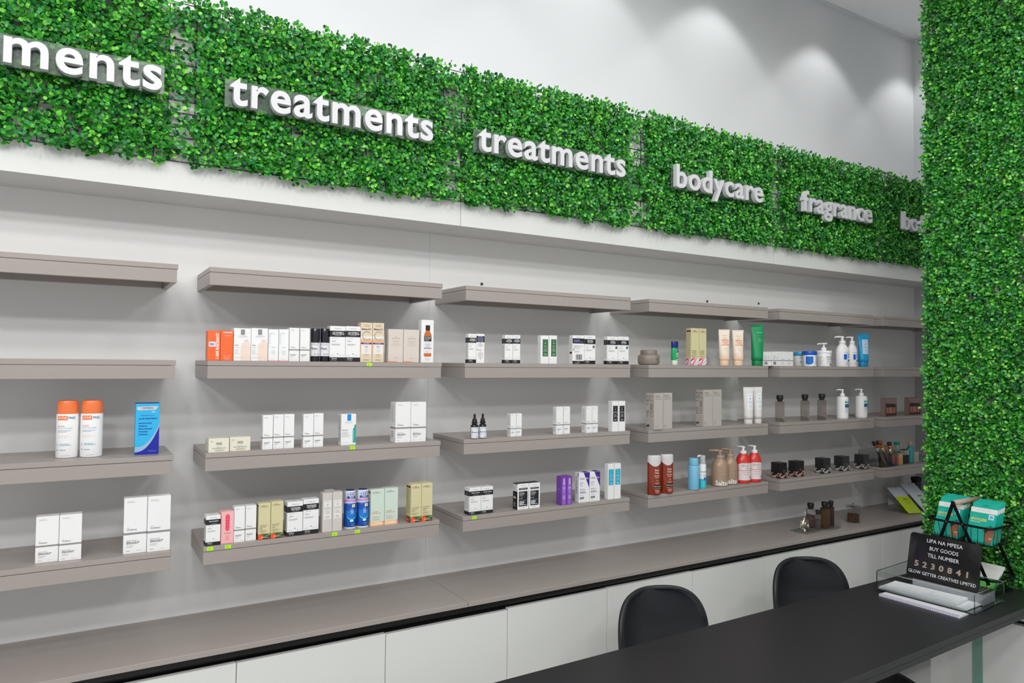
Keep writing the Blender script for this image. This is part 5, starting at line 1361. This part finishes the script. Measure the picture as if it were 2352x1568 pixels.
# ---------------------------------------------------------------- chairs
SEAT = mat('black_leatherette', (30, 31, 36), .40, noise=.12, nscale=120, bump=.06)
LEGM = mat('beech_leg', (170, 130, 92), .5, noise=.15, nscale=30)
def chair(loc, rotz, lb):
    root = empty('shell_chair', loc, rotz)
    tag(root, lb, 'chair', 'black shell chairs behind the desk')
    # centre line of the shell from the seat front up to the backrest top (chair faces -y)
    line = [(-.23, .425), (-.20, .438), (-.10, .440), (.02, .434), (.10, .440), (.155, .475), (.185, .54), (.205, .62), (.222, .70), (.234, .765), (.241, .815), (.245, .848)]
    hw = [.18, .192, .206, .215, .219, .219, .217, .214, .209, .2, .19, .15]
    wrap = [.0, .01, .03, .05, .06, .075, .085, .085, .080, .068, .052, .034]
    def cr(seq, t):                                   # smooth curve through the control values
        n = len(seq) - 1
        i = min(int(t), n - 1)
        f_ = t - i
        p_ = [seq[max(0, min(n, i + k))] for k in (-1, 0, 1, 2)]
        return .5 * (2 * p_[1] + (p_[2] - p_[0]) * f_ + (2 * p_[0] - 5 * p_[1] + 4 * p_[2] - p_[3]) * f_ ** 2 + (3 * p_[1] - p_[0] - 3 * p_[2] + p_[3]) * f_ ** 3)
    ns = 26
    ly, lz = [q[0] for q in line], [q[1] for q in line]
    rows = []
    for i in range(41):                               # seat and lower backrest
        t = i / 40 * 8
        rows.append((cr(ly, t), cr(lz, t), cr(hw, t), cr(wrap, t), max(0, 1 - t / 5.0)))
    for i in range(1, 19):                            # backrest rounding over to its top
        a = math.radians(87 * i / 18)
        rows.append((.222 + .024 * math.sin(a), .70 + .152 * math.sin(a) ** .9, hw[8] * math.cos(a) ** .46, .080 * math.cos(a) ** .6, 0))
    nr = len(rows) - 1
    V, Fc = [], []
    for y, z, wv, wr, seat in rows:
        for k in range(ns + 1):
            s = -1 + 2 * k / ns
            q = abs(s) ** 2.2
            V.append((s * wv, y - wr * q * (1 - seat), z + wr * q * seat * .6))
    for i in range(nr):
        for k in range(ns):
            a = i * (ns + 1) + k
            Fc.append((a, a + 1, a + ns + 2, a + ns + 1))
    sh = obj('shell', new_mesh('shell', V, Fc, SEAT, smooth=True), root)
    mo = sh.modifiers.new('thick', 'SOLIDIFY'); mo.thickness = .020; mo.offset = 0
    edge = [V[i * (ns + 1)] for i in range(nr + 1)] + [V[nr * (ns + 1) + k] for k in range(1, ns)] + [V[i * (ns + 1) + ns] for i in range(nr, -1, -1)]
    obj('edge_piping', tube_mesh('edge_piping', edge, .0098, SEAT, 10), root)
    for sx in (-1, 1):
        for y0, y1 in ((-.12, -.20), (.10, .19)):
            obj('leg', tube_mesh('leg', [(sx * .13, y0, .425), (sx * .21, y1, .001)], [.015, .010], LEGM, 10), root)
    for y in (-.12, .10):
        obj('brace', tube_mesh('brace', [(-.135, y, .40), (.135, y, .40)], .006, STEEL, 8), root)
chair((1.520, -.83, 0), .0, 'black shell chair, left of the two behind the desk')
chair((2.345, -.835, 0), -.12, 'black shell chair, right of the two nearer the payment sign')

# ---------------------------------------------------------------- things on the desk
ACRY = mat('clear_acrylic', (240, 244, 244), .03, trans=1.0, ior=1.22)
ACE = mat('acrylic_edge', (214, 222, 224), .08, trans=.7, ior=1.30)
PAPER = mat('white_paper', (232, 233, 236), .6)
R5 = math.radians(5.0)
def open_tray(name, loc, rotz, lx, ly, hh, lb, th=.003, corner=True):
    root = empty(name, loc, rotz)
    tag(root, lb, 'tray')
    slab('tray_floor', -lx / 2, lx / 2, -ly / 2, ly / 2, 0, th, ACRY, root, .0006)
    for s in (-1, 1):
        a = s * lx / 2 - (th if s > 0 else 0)
        slab('tray_wall', a, a + th, -ly / 2, ly / 2, th, hh, ACRY, root, .0004)
        b = s * ly / 2 - (th if s > 0 else 0)
        slab('tray_wall', -lx / 2 + th, lx / 2 - th, b, b + th, th, hh, ACRY, root, .0004)
    rim = [(-lx / 2, -ly / 2, hh), (lx / 2, -ly / 2, hh), (lx / 2, ly / 2, hh), (-lx / 2, ly / 2, hh)]
    obj('tray_rim', tube_mesh('tray_rim', rim, th * .6, ACE, 6, True), root)
    return root
# spiral notebook lying half under the tray
nb = empty('spiral_notebook', (2.625, -1.035, TZ + .0003), math.radians(3))
tag(nb, 'white spiral notebook lying under the front of the clear desk tray', 'notebook')
slab('pages', -.09, .09, -.155, .155, 0, .006, PAPER, nb)
slab('cover', -.09, .092, -.156, .156, .006, .0068, mat('notebook_cover', (222, 222, 228), .4), nb)
ms = []
loop = [(.007 * math.cos(a * PI / 5), 0, .0062 + .0062 * math.sin(a * PI / 5)) for a in range(10)]
lm = tube_mesh('coil', loop, .0009, mat('lilac_coil', (176, 166, 214), .3, .3), 5, True)
for i in range(38):
    ms.append((lm, Matrix.Translation((-.089, -.150 + i * .0081, .0))))
obj('spiral_coil', merge('spiral_coil', ms, True), nb)
ms = [(box_mesh(.0035, .0030, .0004, DARK), Matrix.Translation((-.081, -.150 + i * .0081, .0068))) for i in range(38)]
obj('punched_holes', merge('punched_holes', ms), nb)
TZ2 = TZ + .0078
tray = open_tray('desk_tray', (2.735, -1.018, TZ2), R5, .285, .375, .078, 'clear acrylic desk tray holding papers and the payment sign')
def sheet_stack(loc, rot, lx, ly, n, th, m, name, lb, cat):
    root = empty(name, loc)
    root.rotation_euler = rot
    tag(root, lb, cat)
    rg = random.Random(int(loc[0] * 1000))
    for i in range(n):
        obj('sheet', box_mesh(lx, ly, th, m), root, (rg.uniform(-.004, .004), rg.uniform(-.005, .005), i * (th + .0004)), (0, 0, rg.uniform(-.03, .03)))
    return root
z0 = TZ2 + .0034
p1 = sheet_stack((2.665, -1.010, z0), (0, 0, R5), .125, .335, 5, .0012, PAPER, 'envelope_stack', 'stack of white envelopes lying in the clear desk tray', 'papers')
p2 = empty('order_pad', (2.660, -1.000, z0 + .0086), R5 + .05)
tag(p2, 'white order form pad on top of the envelopes in the tray', 'papers')
obj('pad', box_mesh(.118, .280, .010, PAPER, .0008), p2)
f = Face(.118, .280, lambda a, b, q: (a - .059, b - .14, .010 + q))
f.R(.2, .56, .205, .86, (120, 124, 134)); f.R(.42, .40, .80, .404, (120, 124, 134)); f.R(.62, .1, .625, .92, (170, 174, 184)); f.L(.15, .5, .5, .1, 9, (190, 194, 204), .15)
f.build(p2)
lf = empty('leaflet_box', (2.787, -1.046, z0), R5)
tag(lf, 'black leaflet pack with white line print in the tray', 'papers')
obj('pages', box_mesh(.115, .265, .0435, mat('leaflet_pages', (150, 152, 158), .6)), lf)
obj('cover', box_mesh(.117, .267, .0012, mat('leaflet_black', (44, 42, 40), .4)), lf, (0, 0, .0435))
f = Face(.117, .267, lambda a, b, q: (a - .0585, b - .1335, .0447 + q))
for i in range(6):
    f.R(.08, .06 + i * .05, .9, .064 + i * .05, (190, 184, 176)); f.R(.15 + i * .1, .05, .155 + i * .1, .34, (170, 164, 156))
f.build(lf)

# payment sign: black rounded plate leaning back, letters read from -x
def round_plate(name, w, h, t, r, m, n=6):
    pts = []
    for cx, cz, a0 in ((w / 2 - r, h - r, 0), (-w / 2 + r, h - r, 90), (-w / 2 + r, r, 180), (w / 2 - r, r, 270)):
        for k in range(n + 1):
            a = math.radians(a0 + 90 * k / n)
            pts.append((cx + r * math.cos(a), cz + r * math.sin(a)))
    N = len(pts)
    V = [(x, 0, z) for x, z in pts] + [(x, t, z) for x, z in pts]
    Fc = [tuple(range(N)), tuple(range(2 * N - 1, N - 1, -1))] + [(i, i + N, (i + 1) % N + N, (i + 1) % N) for i in range(N)]
    me = new_mesh(name, V, Fc, m)
    bm = bmesh.new(); bm.from_mesh(me); bmesh.ops.recalc_face_normals(bm, faces=bm.faces); bm.to_mesh(me); bm.free()
    return me
SW, SH = .284, .187
sg = empty('payment_sign', (2.735, -1.024, z0 + .0452))
sg.rotation_euler = Euler((math.radians(-13), 0, math.radians(-90 + 1.5)), 'XYZ')
tag(sg, 'black payment till sign with white lettering standing in the tray', 'sign')
obj('plate', round_plate('plate', SW, SH, .005, .016, mat('black_acrylic', (26, 26, 29), .12, coat=.4)), sg)
f = Face(SW, SH, lambda a, b, q: (a - SW / 2, -q, b))
for s_, y_, h_, w_ in (('LIPA NA MPESA', .865, .085, .50), ('BUY GOODS', .70, .085, .40), ('TILL NUMBER', .545, .085, .44), ('GLOW GETTER CREATIVES LIMITED', .125, .072, .94)):
    f.T(s_, .5, y_, h_, (232, 232, 240), w_, 'c', 0.0)
f.build(sg)
NUMM = mat('rose_steel_digit', (206, 190, 176), .25, .6)
V, Fc, wd = glyphs('8', .03)
for i, ch in enumerate('5230841'):
    V, Fc, wd = glyphs(ch, .03, 3)
    sc = .0235
    cx = -SW * .36 + i * SW * .118
    P = [((q[0] - wd / 2) * sc * 1.1 + cx, q[1] * sc + SH * .265) for q in V]
    n = len(P)
    Vv = [(x, -.004, z) for x, z in P] + [(x, -.0004, z) for x, z in P]
    ed = {(a, b) for ff in Fc for a, b in zip(ff, ff[1:] + ff[:1])}
    Ff = [tuple(ff) for ff in Fc] + [(b, a, n + a, n + b) for a, b in ed if (b, a) not in ed]
    obj('digit', new_mesh('digit', Vv, Ff, NUMM), sg)

# two-tier wire basket
bk = empty('wire_basket', (3.0, -1.0, TZ + .0003))
tag(bk, 'black two tier wire basket with wooden handle at the desk end', 'basket')
def B(x, y, z): return (x - 3.0, y + 1.0, z - TZ)
def rect(x0, x1, y0, y1, z, r=.02, n=4):
    pts = []
    for cx, cy, a0 in ((x1 - r, y1 - r, 0), (x0 + r, y1 - r, 90), (x0 + r, y0 + r, 180), (x1 - r, y0 + r, 270)):
        for k in range(n + 1):
            a = math.radians(a0 + 90 * k / n)
            pts.append(B(cx + r * math.cos(a), cy + r * math.sin(a), z))
    return pts
def flat_band(name, pts, hh, th, m, parent):
    """upright flat band closed around pts"""
    n = len(pts)
    V, Fc = [], []
    c = Vector((sum(p[0] for p in pts) / n, sum(p[1] for p in pts) / n, 0))
    for p in pts:
        dv = (Vector((p[0], p[1], 0)) - c).normalized() * th
        V += [(p[0], p[1], p[2] - hh / 2), (p[0], p[1], p[2] + hh / 2), (p[0] - dv.x, p[1] - dv.y, p[2] + hh / 2), (p[0] - dv.x, p[1] - dv.y, p[2] - hh / 2)]
    for i in range(n):
        j = (i + 1) % n
        for k in range(4):
            k2 = (k + 1) % 4
            Fc.append((i * 4 + k, j * 4 + k, j * 4 + k2, i * 4 + k2))
    return obj(name, new_mesh(name, V, Fc, m), parent)
def tier(x0, x1, y0, y1, zb, zt, nm):
    flat_band(nm + '_rim', rect(x0, x1, y0, y1, zt), .010, .002, STEEL, bk)
    ins = .010
    obj(nm + '_bottom_ring', tube_mesh('ring', rect(x0 + ins, x1 - ins, y0 + ins, y1 - ins, zb, .016), .0018, STEEL, 6, True), bk)
    ny, nx = 9, 6
    for i in range(ny):
        t = (i + .5) / ny
        y, yb = y0 + .012 + (y1 - y0 - .024) * t, y0 + ins + .012 + (y1 - y0 - 2 * ins - .024) * t
        obj('wire', tube_mesh('wire', [B(x0 + .0015, y, zt), B(x0 + ins, yb, zb), B(x1 - ins, yb, zb), B(x1 - .0015, y, zt)], .0013, STEEL, 5), bk)
    for i in range(nx):
        t = (i + .5) / nx
        x, xb = x0 + .012 + (x1 - x0 - .024) * t, x0 + ins + .012 + (x1 - x0 - 2 * ins - .024) * t
        obj('wire', tube_mesh('wire', [B(x, y0 + .0015, zt), B(xb, y0 + ins, zb), B(xb, y1 - ins, zb), B(x, y1 - .0015, zt)], .0013, STEEL, 5), bk)
tier(2.922, 3.125, -1.140, -.865, TZ + .004, .815, 'lower')
tier(2.885, 3.095, -1.150, -.885, .962, 1.037, 'upper')
WOOD = mat('ash_handle', (176, 156, 142), .5, noise=.2, nscale=60)
for xs, s in ((2.880, -1), (3.100, 1)):
    for yb in (-.880, -1.125):
        a, b = Vector((xs, -1.003, 1.122)), Vector((xs + (.036 if s < 0 else .026), yb, .800))
        dv = (b - a).normalized()
        wv = Vector((0, 1, 0)).cross(dv).cross(dv).normalized() * .0068
        V = []
        for p in (a - dv * .004, b):
            for q in (-1, 1):
                for tx in (0, .0022 * s):
                    V.append(B(p.x + wv.x * q + tx, p.y + wv.y * q, p.z + wv.z * q))
        Fc = [(0, 1, 3, 2), (4, 6, 7, 5), (0, 4, 5, 1), (2, 3, 7, 6), (0, 2, 6, 4), (1, 5, 7, 3)]
        obj('frame_bar', new_mesh('frame_bar', V, Fc, STEEL), bk)
        t = (1.122 - 1.037) / (1.122 - .800)
        obj('rivet', lathe_mesh('rivet', [(.0032, 0), (.003, .0016), (.0004, .002)], SCREWM, 10), bk, B(xs + .0028 * s + .009 * (1 if s < 0 else .7), -1.003 + (yb + 1.003) * t, 1.037), (0, s * PI / 2, 0))
    obj('pivot', lathe_mesh('pivot', [(.0085, 0), (.0085, .003), (.003, .0034), (.0004, .005)], STEEL, 14), bk, B(xs, -1.003, 1.122), (0, s * PI / 2, 0))
obj('wooden_handle', tube_mesh('wooden_handle', [B(2.884, -1.003, 1.122), B(3.096, -1.003, 1.122)], .0105, WOOD, 16), bk)

# patch packs standing in the upper tier
TEAL = mat('teal_card', (14, 174, 154), .4, coat=.2)
PACKW = mat('pack_white', (228, 226, 224), .45)
def pack(loc, lean, lb, rz=0.0):
    w, h, t = .102, .150, .011
    root = empty('patch_pack', loc)
    root.rotation_euler = Euler((math.radians(-lean), 0, math.radians(-90) + rz), 'XYZ')
    tag(root, lb, 'pack', 'teal patch packs in the basket')
    obj('pack_body', box_mesh(w, t, h * .86, TEAL, .0005), root)
    obj('pack_header', box_mesh(w, t, h * .14, PACKW, .0005), root, (0, 0, h * .86))
    # hang tab with a slot behind the header
    pts = [(-.051, 0), (.051, 0), (.051, .024), (-.051, .024)]
    sl = [(-.016, .012), (-.006, .0155), (0, .017), (.006, .0155), (.016, .012), (.006, .0105), (-.006, .0105)]
    V = [(x, t / 2 - .0014 + d, h + z) for d in (0, .0009) for x, z in pts + sl]
    n = 11
    ring = [(0, 1, 8 + 0, 9 + 0), ]
    Fc = []
    # front sheet with the slot cut out: fan between outer corners and slot points
    o_, s_ = [0, 1, 2, 3], [4, 5, 6, 7, 8, 9, 10]
    Fc += [(0, 1, 9, 10), (1, 8, 9), (1, 2, 8), (2, 7, 8), (2, 6, 7), (2, 3, 6), (3, 5, 6), (3, 4, 5), (3, 0, 4), (0, 10, 4)]
    Fc += [tuple(i + n for i in reversed(q)) for q in Fc]
    Fc += [(i, (i + 1) % 4, (i + 1) % 4 + n, i + n) for i in range(4)]
    obj('hang_tab', new_mesh('hang_tab', V, Fc, TEAL), root)
    f = Face(w, h, lambda a, b, q: (a - w / 2, -t / 2 - q, b))
    f.T('UNCOVER', .5, .925, .058, (208, 206, 206), .84)
    f.T('I AM', .06, .745, .060, (90, 190, 176), .4, 'l'); f.T('SPOTLESS', .06, .655, .070, (236, 206, 96), .66, 'l', .035); f.T('PIMPLE PATCHES', .06, .585, .026, (226, 240, 236), .46, 'l', .02)
    f.R(.72, .70, .92, .84, (206, 222, 232)); f.R(.76, .73, .88, .81, (110, 160, 210))
    # pictured head: dark teal head wrap, brown face, smile
    for i in range(4):
        f.P([(.60 + .12 * i, .34 + .02 * i), (.66 + .08 * i, .47 + .02 * i), (.86, .54 - .005 * i), (.99, .5 - .02 * i), (.99, .36)], ((8, 104, 104), (20, 130, 126), (8, 92, 98), (16, 118, 118))[i])
    f.P([(.66, .36), (.99, .42), (.99, .06), (.88, .05), (.74, .09), (.68, .2)], (150, 96, 70))
    f.P([(.74, .09), (.99, .05), (.99, .02), (.70, .02)], (136, 84, 60))
    f.P([(.84, .185), (.91, .175), (.97, .195), (.96, .170), (.90, .155)], (232, 226, 218)); f.P([(.66, .36), (.70, .30), (.74, .40), (.86, .44), (.99, .45), (.99, .42)], (60, 40, 34))
    for i in range(5):
        f.R(.06, .34 - i * .055, .52, .346 - i * .055, (120, 206, 192))
    f.R(0, .002, 1, .05, (14, 120, 108))
    f.build(root)
nmsR = ['front pack of the right basket row', 'second pack of the right basket row', 'third pack of the right basket row', 'rearmost pack of the right basket row']
for i in range(4):
    pack((2.912 + i * .0285, -1.0875 + i * .003, .9655), 22 - i * 1.5, 'teal patch pack, ' + nmsR[i], .02 * (i % 2))
nmsL = ['front pack of the left basket row', 'second pack of the left basket row', 'third pack of the left basket row', 'fourth pack of the left basket row', 'rearmost pack of the left basket row']
for i in range(5):
    pack((2.912 + i * .0235, -.9515 + i * .004, .9655), 23 - i * 1.2, 'teal patch pack, ' + nmsL[i], -.015 * (i % 2))
# green and white pouches in the lower tier
for i, lb in enumerate(('white and green pouch in front in the lower basket tier', 'white and green pouch behind in the lower basket tier')):
    root = empty('mask_pouch', (2.945 + .06 * i, -1.018 + .012 * i, TZ + .0075))
    root.rotation_euler = Euler((math.radians(-52 + 6 * i), 0, math.radians(-90)), 'XYZ')
    tag(root, lb, 'pouch', 'pouches in the lower basket tier')
    obj('pouch_body', box_mesh(.20, .006, .075, mat('leaf_green_card', (40, 170, 70), .4), .0008), root)
    obj('pouch_header', box_mesh(.20, .006, .05, PACKW, .0008), root, (0, 0, .075))
    f = Face(.20, .125, lambda a, b, q: (a - .1, -.003 - q, b))
    f.D(.5, .90, .03, (40, 44, 54)); f.T('UNCOVER', .5, .72, .11, (190, 192, 196), .6); f.P([(0, .1), (.6, .42), (1, .5), (1, .1)], (110, 206, 90))
    f.build(root)

# ---------------------------------------------------------------- tray of bottles and pouches on the worktop
open_tray('perfume_tray', (3.003, -.245, ZC + .0003), 0, .285, .098, .0035, 'thin clear tray under the perfume flask and capped bottles', .002)
bk2 = slab('tray_end_panel', 3.150, 3.1525, -.292, -.205, ZC + .0045, ZC + .043, ACRY, None)
tag(bk2, 'small upright clear panel at the right end of the perfume tray', 'panel')
STRIPE = mat('lime_pouch', (188, 214, 30), .4, coat=.2)
def pouch(loc, rot, w, h, top, bot, lb):
    root = empty('sheet_mask_pouch', loc)
    root.rotation_euler = rot
    tag(root, lb, 'pouch', 'sheet mask pouches on the worktop')
    for nm, z0_, z1_, m in (('pouch_body', 0, h * .62, bot), ('pouch_header', h * .62, h, top)):
        V, Fc = [], []
        n = 8
        for i in range(n + 1):
            x = -w / 2 + w * i / n
            b = .006 * (1 - abs(2 * i / n - 1) ** 3) + .0012
            for z in (z0_, z1_):
                k = .35 if z in (0, h) else 1
                V += [(x, -b * k, z), (x, b * k * .4, z)]
        for i in range(n):
            a = i * 4
            Fc += [(a, a + 4, a + 6, a + 2), (a + 1, a + 3, a + 7, a + 5), (a, a + 1, a + 5, a + 4), (a + 2, a + 6, a + 7, a + 3)]
        Fc += [(0, 2, 3, 1), (n * 4, n * 4 + 1, n * 4 + 3, n * 4 + 2)]
        obj(nm, new_mesh(nm, V, Fc, m, smooth=False), root)
    f = Face(w, h, lambda a, b, q: (a - w / 2, -.0076 - q, b))
    f.L(.28, .72, .54, .47, 1, (140, 160, 34), .7, al='c'); f.L(.3, .7, .42, .3, 3, (150, 170, 40), .2, al='c'); f.L(.25, .75, .16, .08, 2, (220, 232, 150), .3, al='c'); f.R(.45, .93, .55, .96, (120, 130, 150))
    f.build(root)
PALE = mat('pale_pouch', (214, 222, 230), .35, coat=.2)
pouch((3.875, -.285, ZC + .004), Euler((math.radians(-50), math.radians(2), math.radians(-8)), 'XYZ'), .115, .195, PALE, STRIPE, 'lime and white sheet mask pouch tilted on the worktop')
pouch((4.055, -.275, ZC + .004), Euler((math.radians(-48), 0, math.radians(-4)), 'XYZ'), .13, .20, PALE, PALE, 'pale white sheet mask pouch beside the lime one')
for x, lb in ((3.88, 'clear acrylic wedge stand under the lime pouch'), (4.06, 'clear acrylic wedge stand under the white pouch')):
    V = [(-.05, 0, 0), (-.05, .105, 0), (-.05, .105, .075), (.05, 0, 0), (.05, .105, 0), (.05, .105, .075)]
    o = obj('wedge_stand', new_mesh('wedge_stand', V, [(0, 1, 2), (3, 5, 4), (0, 3, 4, 1), (1, 4, 5, 2), (0, 2, 5, 3)], ACRY), None, (x, -.250, ZC + .0003))
    tag(o, lb, 'stand', 'wedge stands')
root = empty('dark_canister', (4.185, -.115, ZC + .0003))
tag(root, 'tall black canister standing at the worktop end behind the pouches', 'bottle')
obj('body', lathe_mesh('body', rprof(.027, 0, .145, .003, .004), mat('black_gloss', (14, 16, 16), .25), 24), root)
obj('cap', lathe_mesh('cap', rprof(.030, .145, .168, .002, .005), mat('black_matt', (24, 24, 24), .6), 24), root)

# ---------------------------------------------------------------- make-up organiser on the lowest shelf of the last bay
Z4 = ROWZ[4]
root = empty('brush_organiser', (3.69, -.185, Z4 + .0003))
tag(root, 'clear acrylic organiser holding make-up brushes', 'organiser')
slab('organiser_floor', -.103, .055, -.07, .07, 0, .003, ACRY, root)
for xw in (-.103, .055):
    slab('organiser_wall', xw - .0012, xw + .0012, -.07, .07, .003, .09 if xw > -.1 else .088, ACRY, root)
for s in (-1, 1):
    slab('organiser_wall', -.1015, .0535, s * .07 - .0012, s * .07 + .0012, .003, .09, ACRY, root)
HB, FER, BR = mat('brush_handle', (26, 22, 28), .2, coat=.4), mat('brush_ferrule', (206, 196, 190), .22, .9), mat('brush_copper', (206, 130, 96), .3, .7)
hair = [mat('brush_hair_%d' % i, c, .9) for i, c in enumerate(((54, 34, 40), (36, 28, 30), (140, 70, 44), (46, 40, 40), (70, 50, 54)))]
bn = ['leftmost slim brush leaning in the organiser', 'second slim brush leaning in the organiser', 'thick brush with long silver ferrule leaning in the organiser', 'upright rose ferrule brush in the organiser', 'upright copper ferrule brush at the organiser front']
for i, (x0, y0, x1, y1, r, hh) in enumerate(((3.672, -.215, 3.546, -.225, .0048, .148), (3.688, -.205, 3.578, -.210, .0046, .146), (3.700, -.225, 3.604, -.232, .0072, .150), (3.708, -.170, 3.690, -.165, .0058, .140), (3.722, -.228, 3.716, -.222, .0085, .138))):
    a, b = Vector((x0, y0, Z4 + .0045)), Vector((x1, y1, Z4 + hh))
    dv = b - a
    root = empty('makeup_brush', a)
    tag(root, bn[i], 'brush', 'make-up brushes in the organiser')
    q = lambda t: tuple(dv * t)
    obj('handle', tube_mesh('handle', [q(0), q(.2), q(.45)], [r * .5, r * .95, r], HB, 10), root)
    obj('ferrule', tube_mesh('ferrule', [q(.45), q(.72)], [r * 1.02, r * 1.05], FER, 10), root)
    obj('ferrule_band', tube_mesh('ferrule_band', [q(.72), q(.82)], [r * 1.06, r * 1.2], BR, 10), root)
    obj('bristles', tube_mesh('bristles', [q(.82), q(.92), q(.98), q(1.0)], [r * 1.15, r * 1.7, r * 1.35, r * .5], hair[i], 10), root)
def small_box(x, y, w, d, h, rgb, lb, bands=()):
    root = empty('makeup_carton', (x, y, Z4 + .0003))
    tag(root, lb, 'box', 'make-up cartons on the last shelf')
    obj('body', box_mesh(w, d, h, mat('card_%02x%02x%02x' % rgb, rgb, .42, coat=.15), .0006), root)
    f, s, t = carton_faces(w, h, d)
    for y0, y1, c in bands:
        f.R(0, y0, 1, y1, c); s.R(0, y0, 1, y1, c)
    f.L(.15, .85, .6, .3, 4, tuple(max(0, v - 50) for v in rgb), .3, al='c')
    f.build(root); s.build(root, 'side_')
small_box(3.763, -.205, .030, .03, .058, (196, 84, 78), 'small coral carton with violet foot beside the brushes', ((.01, .16, (70, 50, 150)),))
small_box(3.815, -.145, .070, .05, .100, (196, 152, 104), 'tan carton behind the coral one')
small_box(3.822, -.215, .040, .03, .062, (206, 160, 112), 'low tan carton in front of the tan one')
small_box(3.862, -.220, .020, .026, .085, (44, 36, 38), 'slim black carton with silver band, left of its pair', ((.62, .95, (150, 150, 146)),))
small_box(3.888, -.220, .020, .026, .085, (40, 32, 34), 'slim black carton with silver band, right of its pair', ((.62, .95, (170, 170, 166)),))
root = empty('teal_lotion_bottle', (3.945, -.215, Z4 + .0003))
tag(root, 'teal oval bottle with peach flip cap on the last shelf', 'bottle')
obj('body', lathe_mesh('body', [(.021, 0), (.026, .003), (.027, .05), (.024, .085), (.016, .100), (.012, .104)], mat('teal_gel', (16, 160, 160), .15, coat=.4, trans=.2), 24, .7), root)
obj('cap', lathe_mesh('cap', rprof(.012, .104, .128, .001, .003), mat('peach_cap', (206, 150, 120), .4), 16), root)
small_box(3.915, -.150, .035, .02, .118, (30, 168, 140), 'upright green carton with white window behind the teal bottle', ((.55, .85, (190, 190, 190)),))
small_box(4.02, -.19, .05, .04, .060, (190, 180, 168), 'low greige carton near the hedge column')
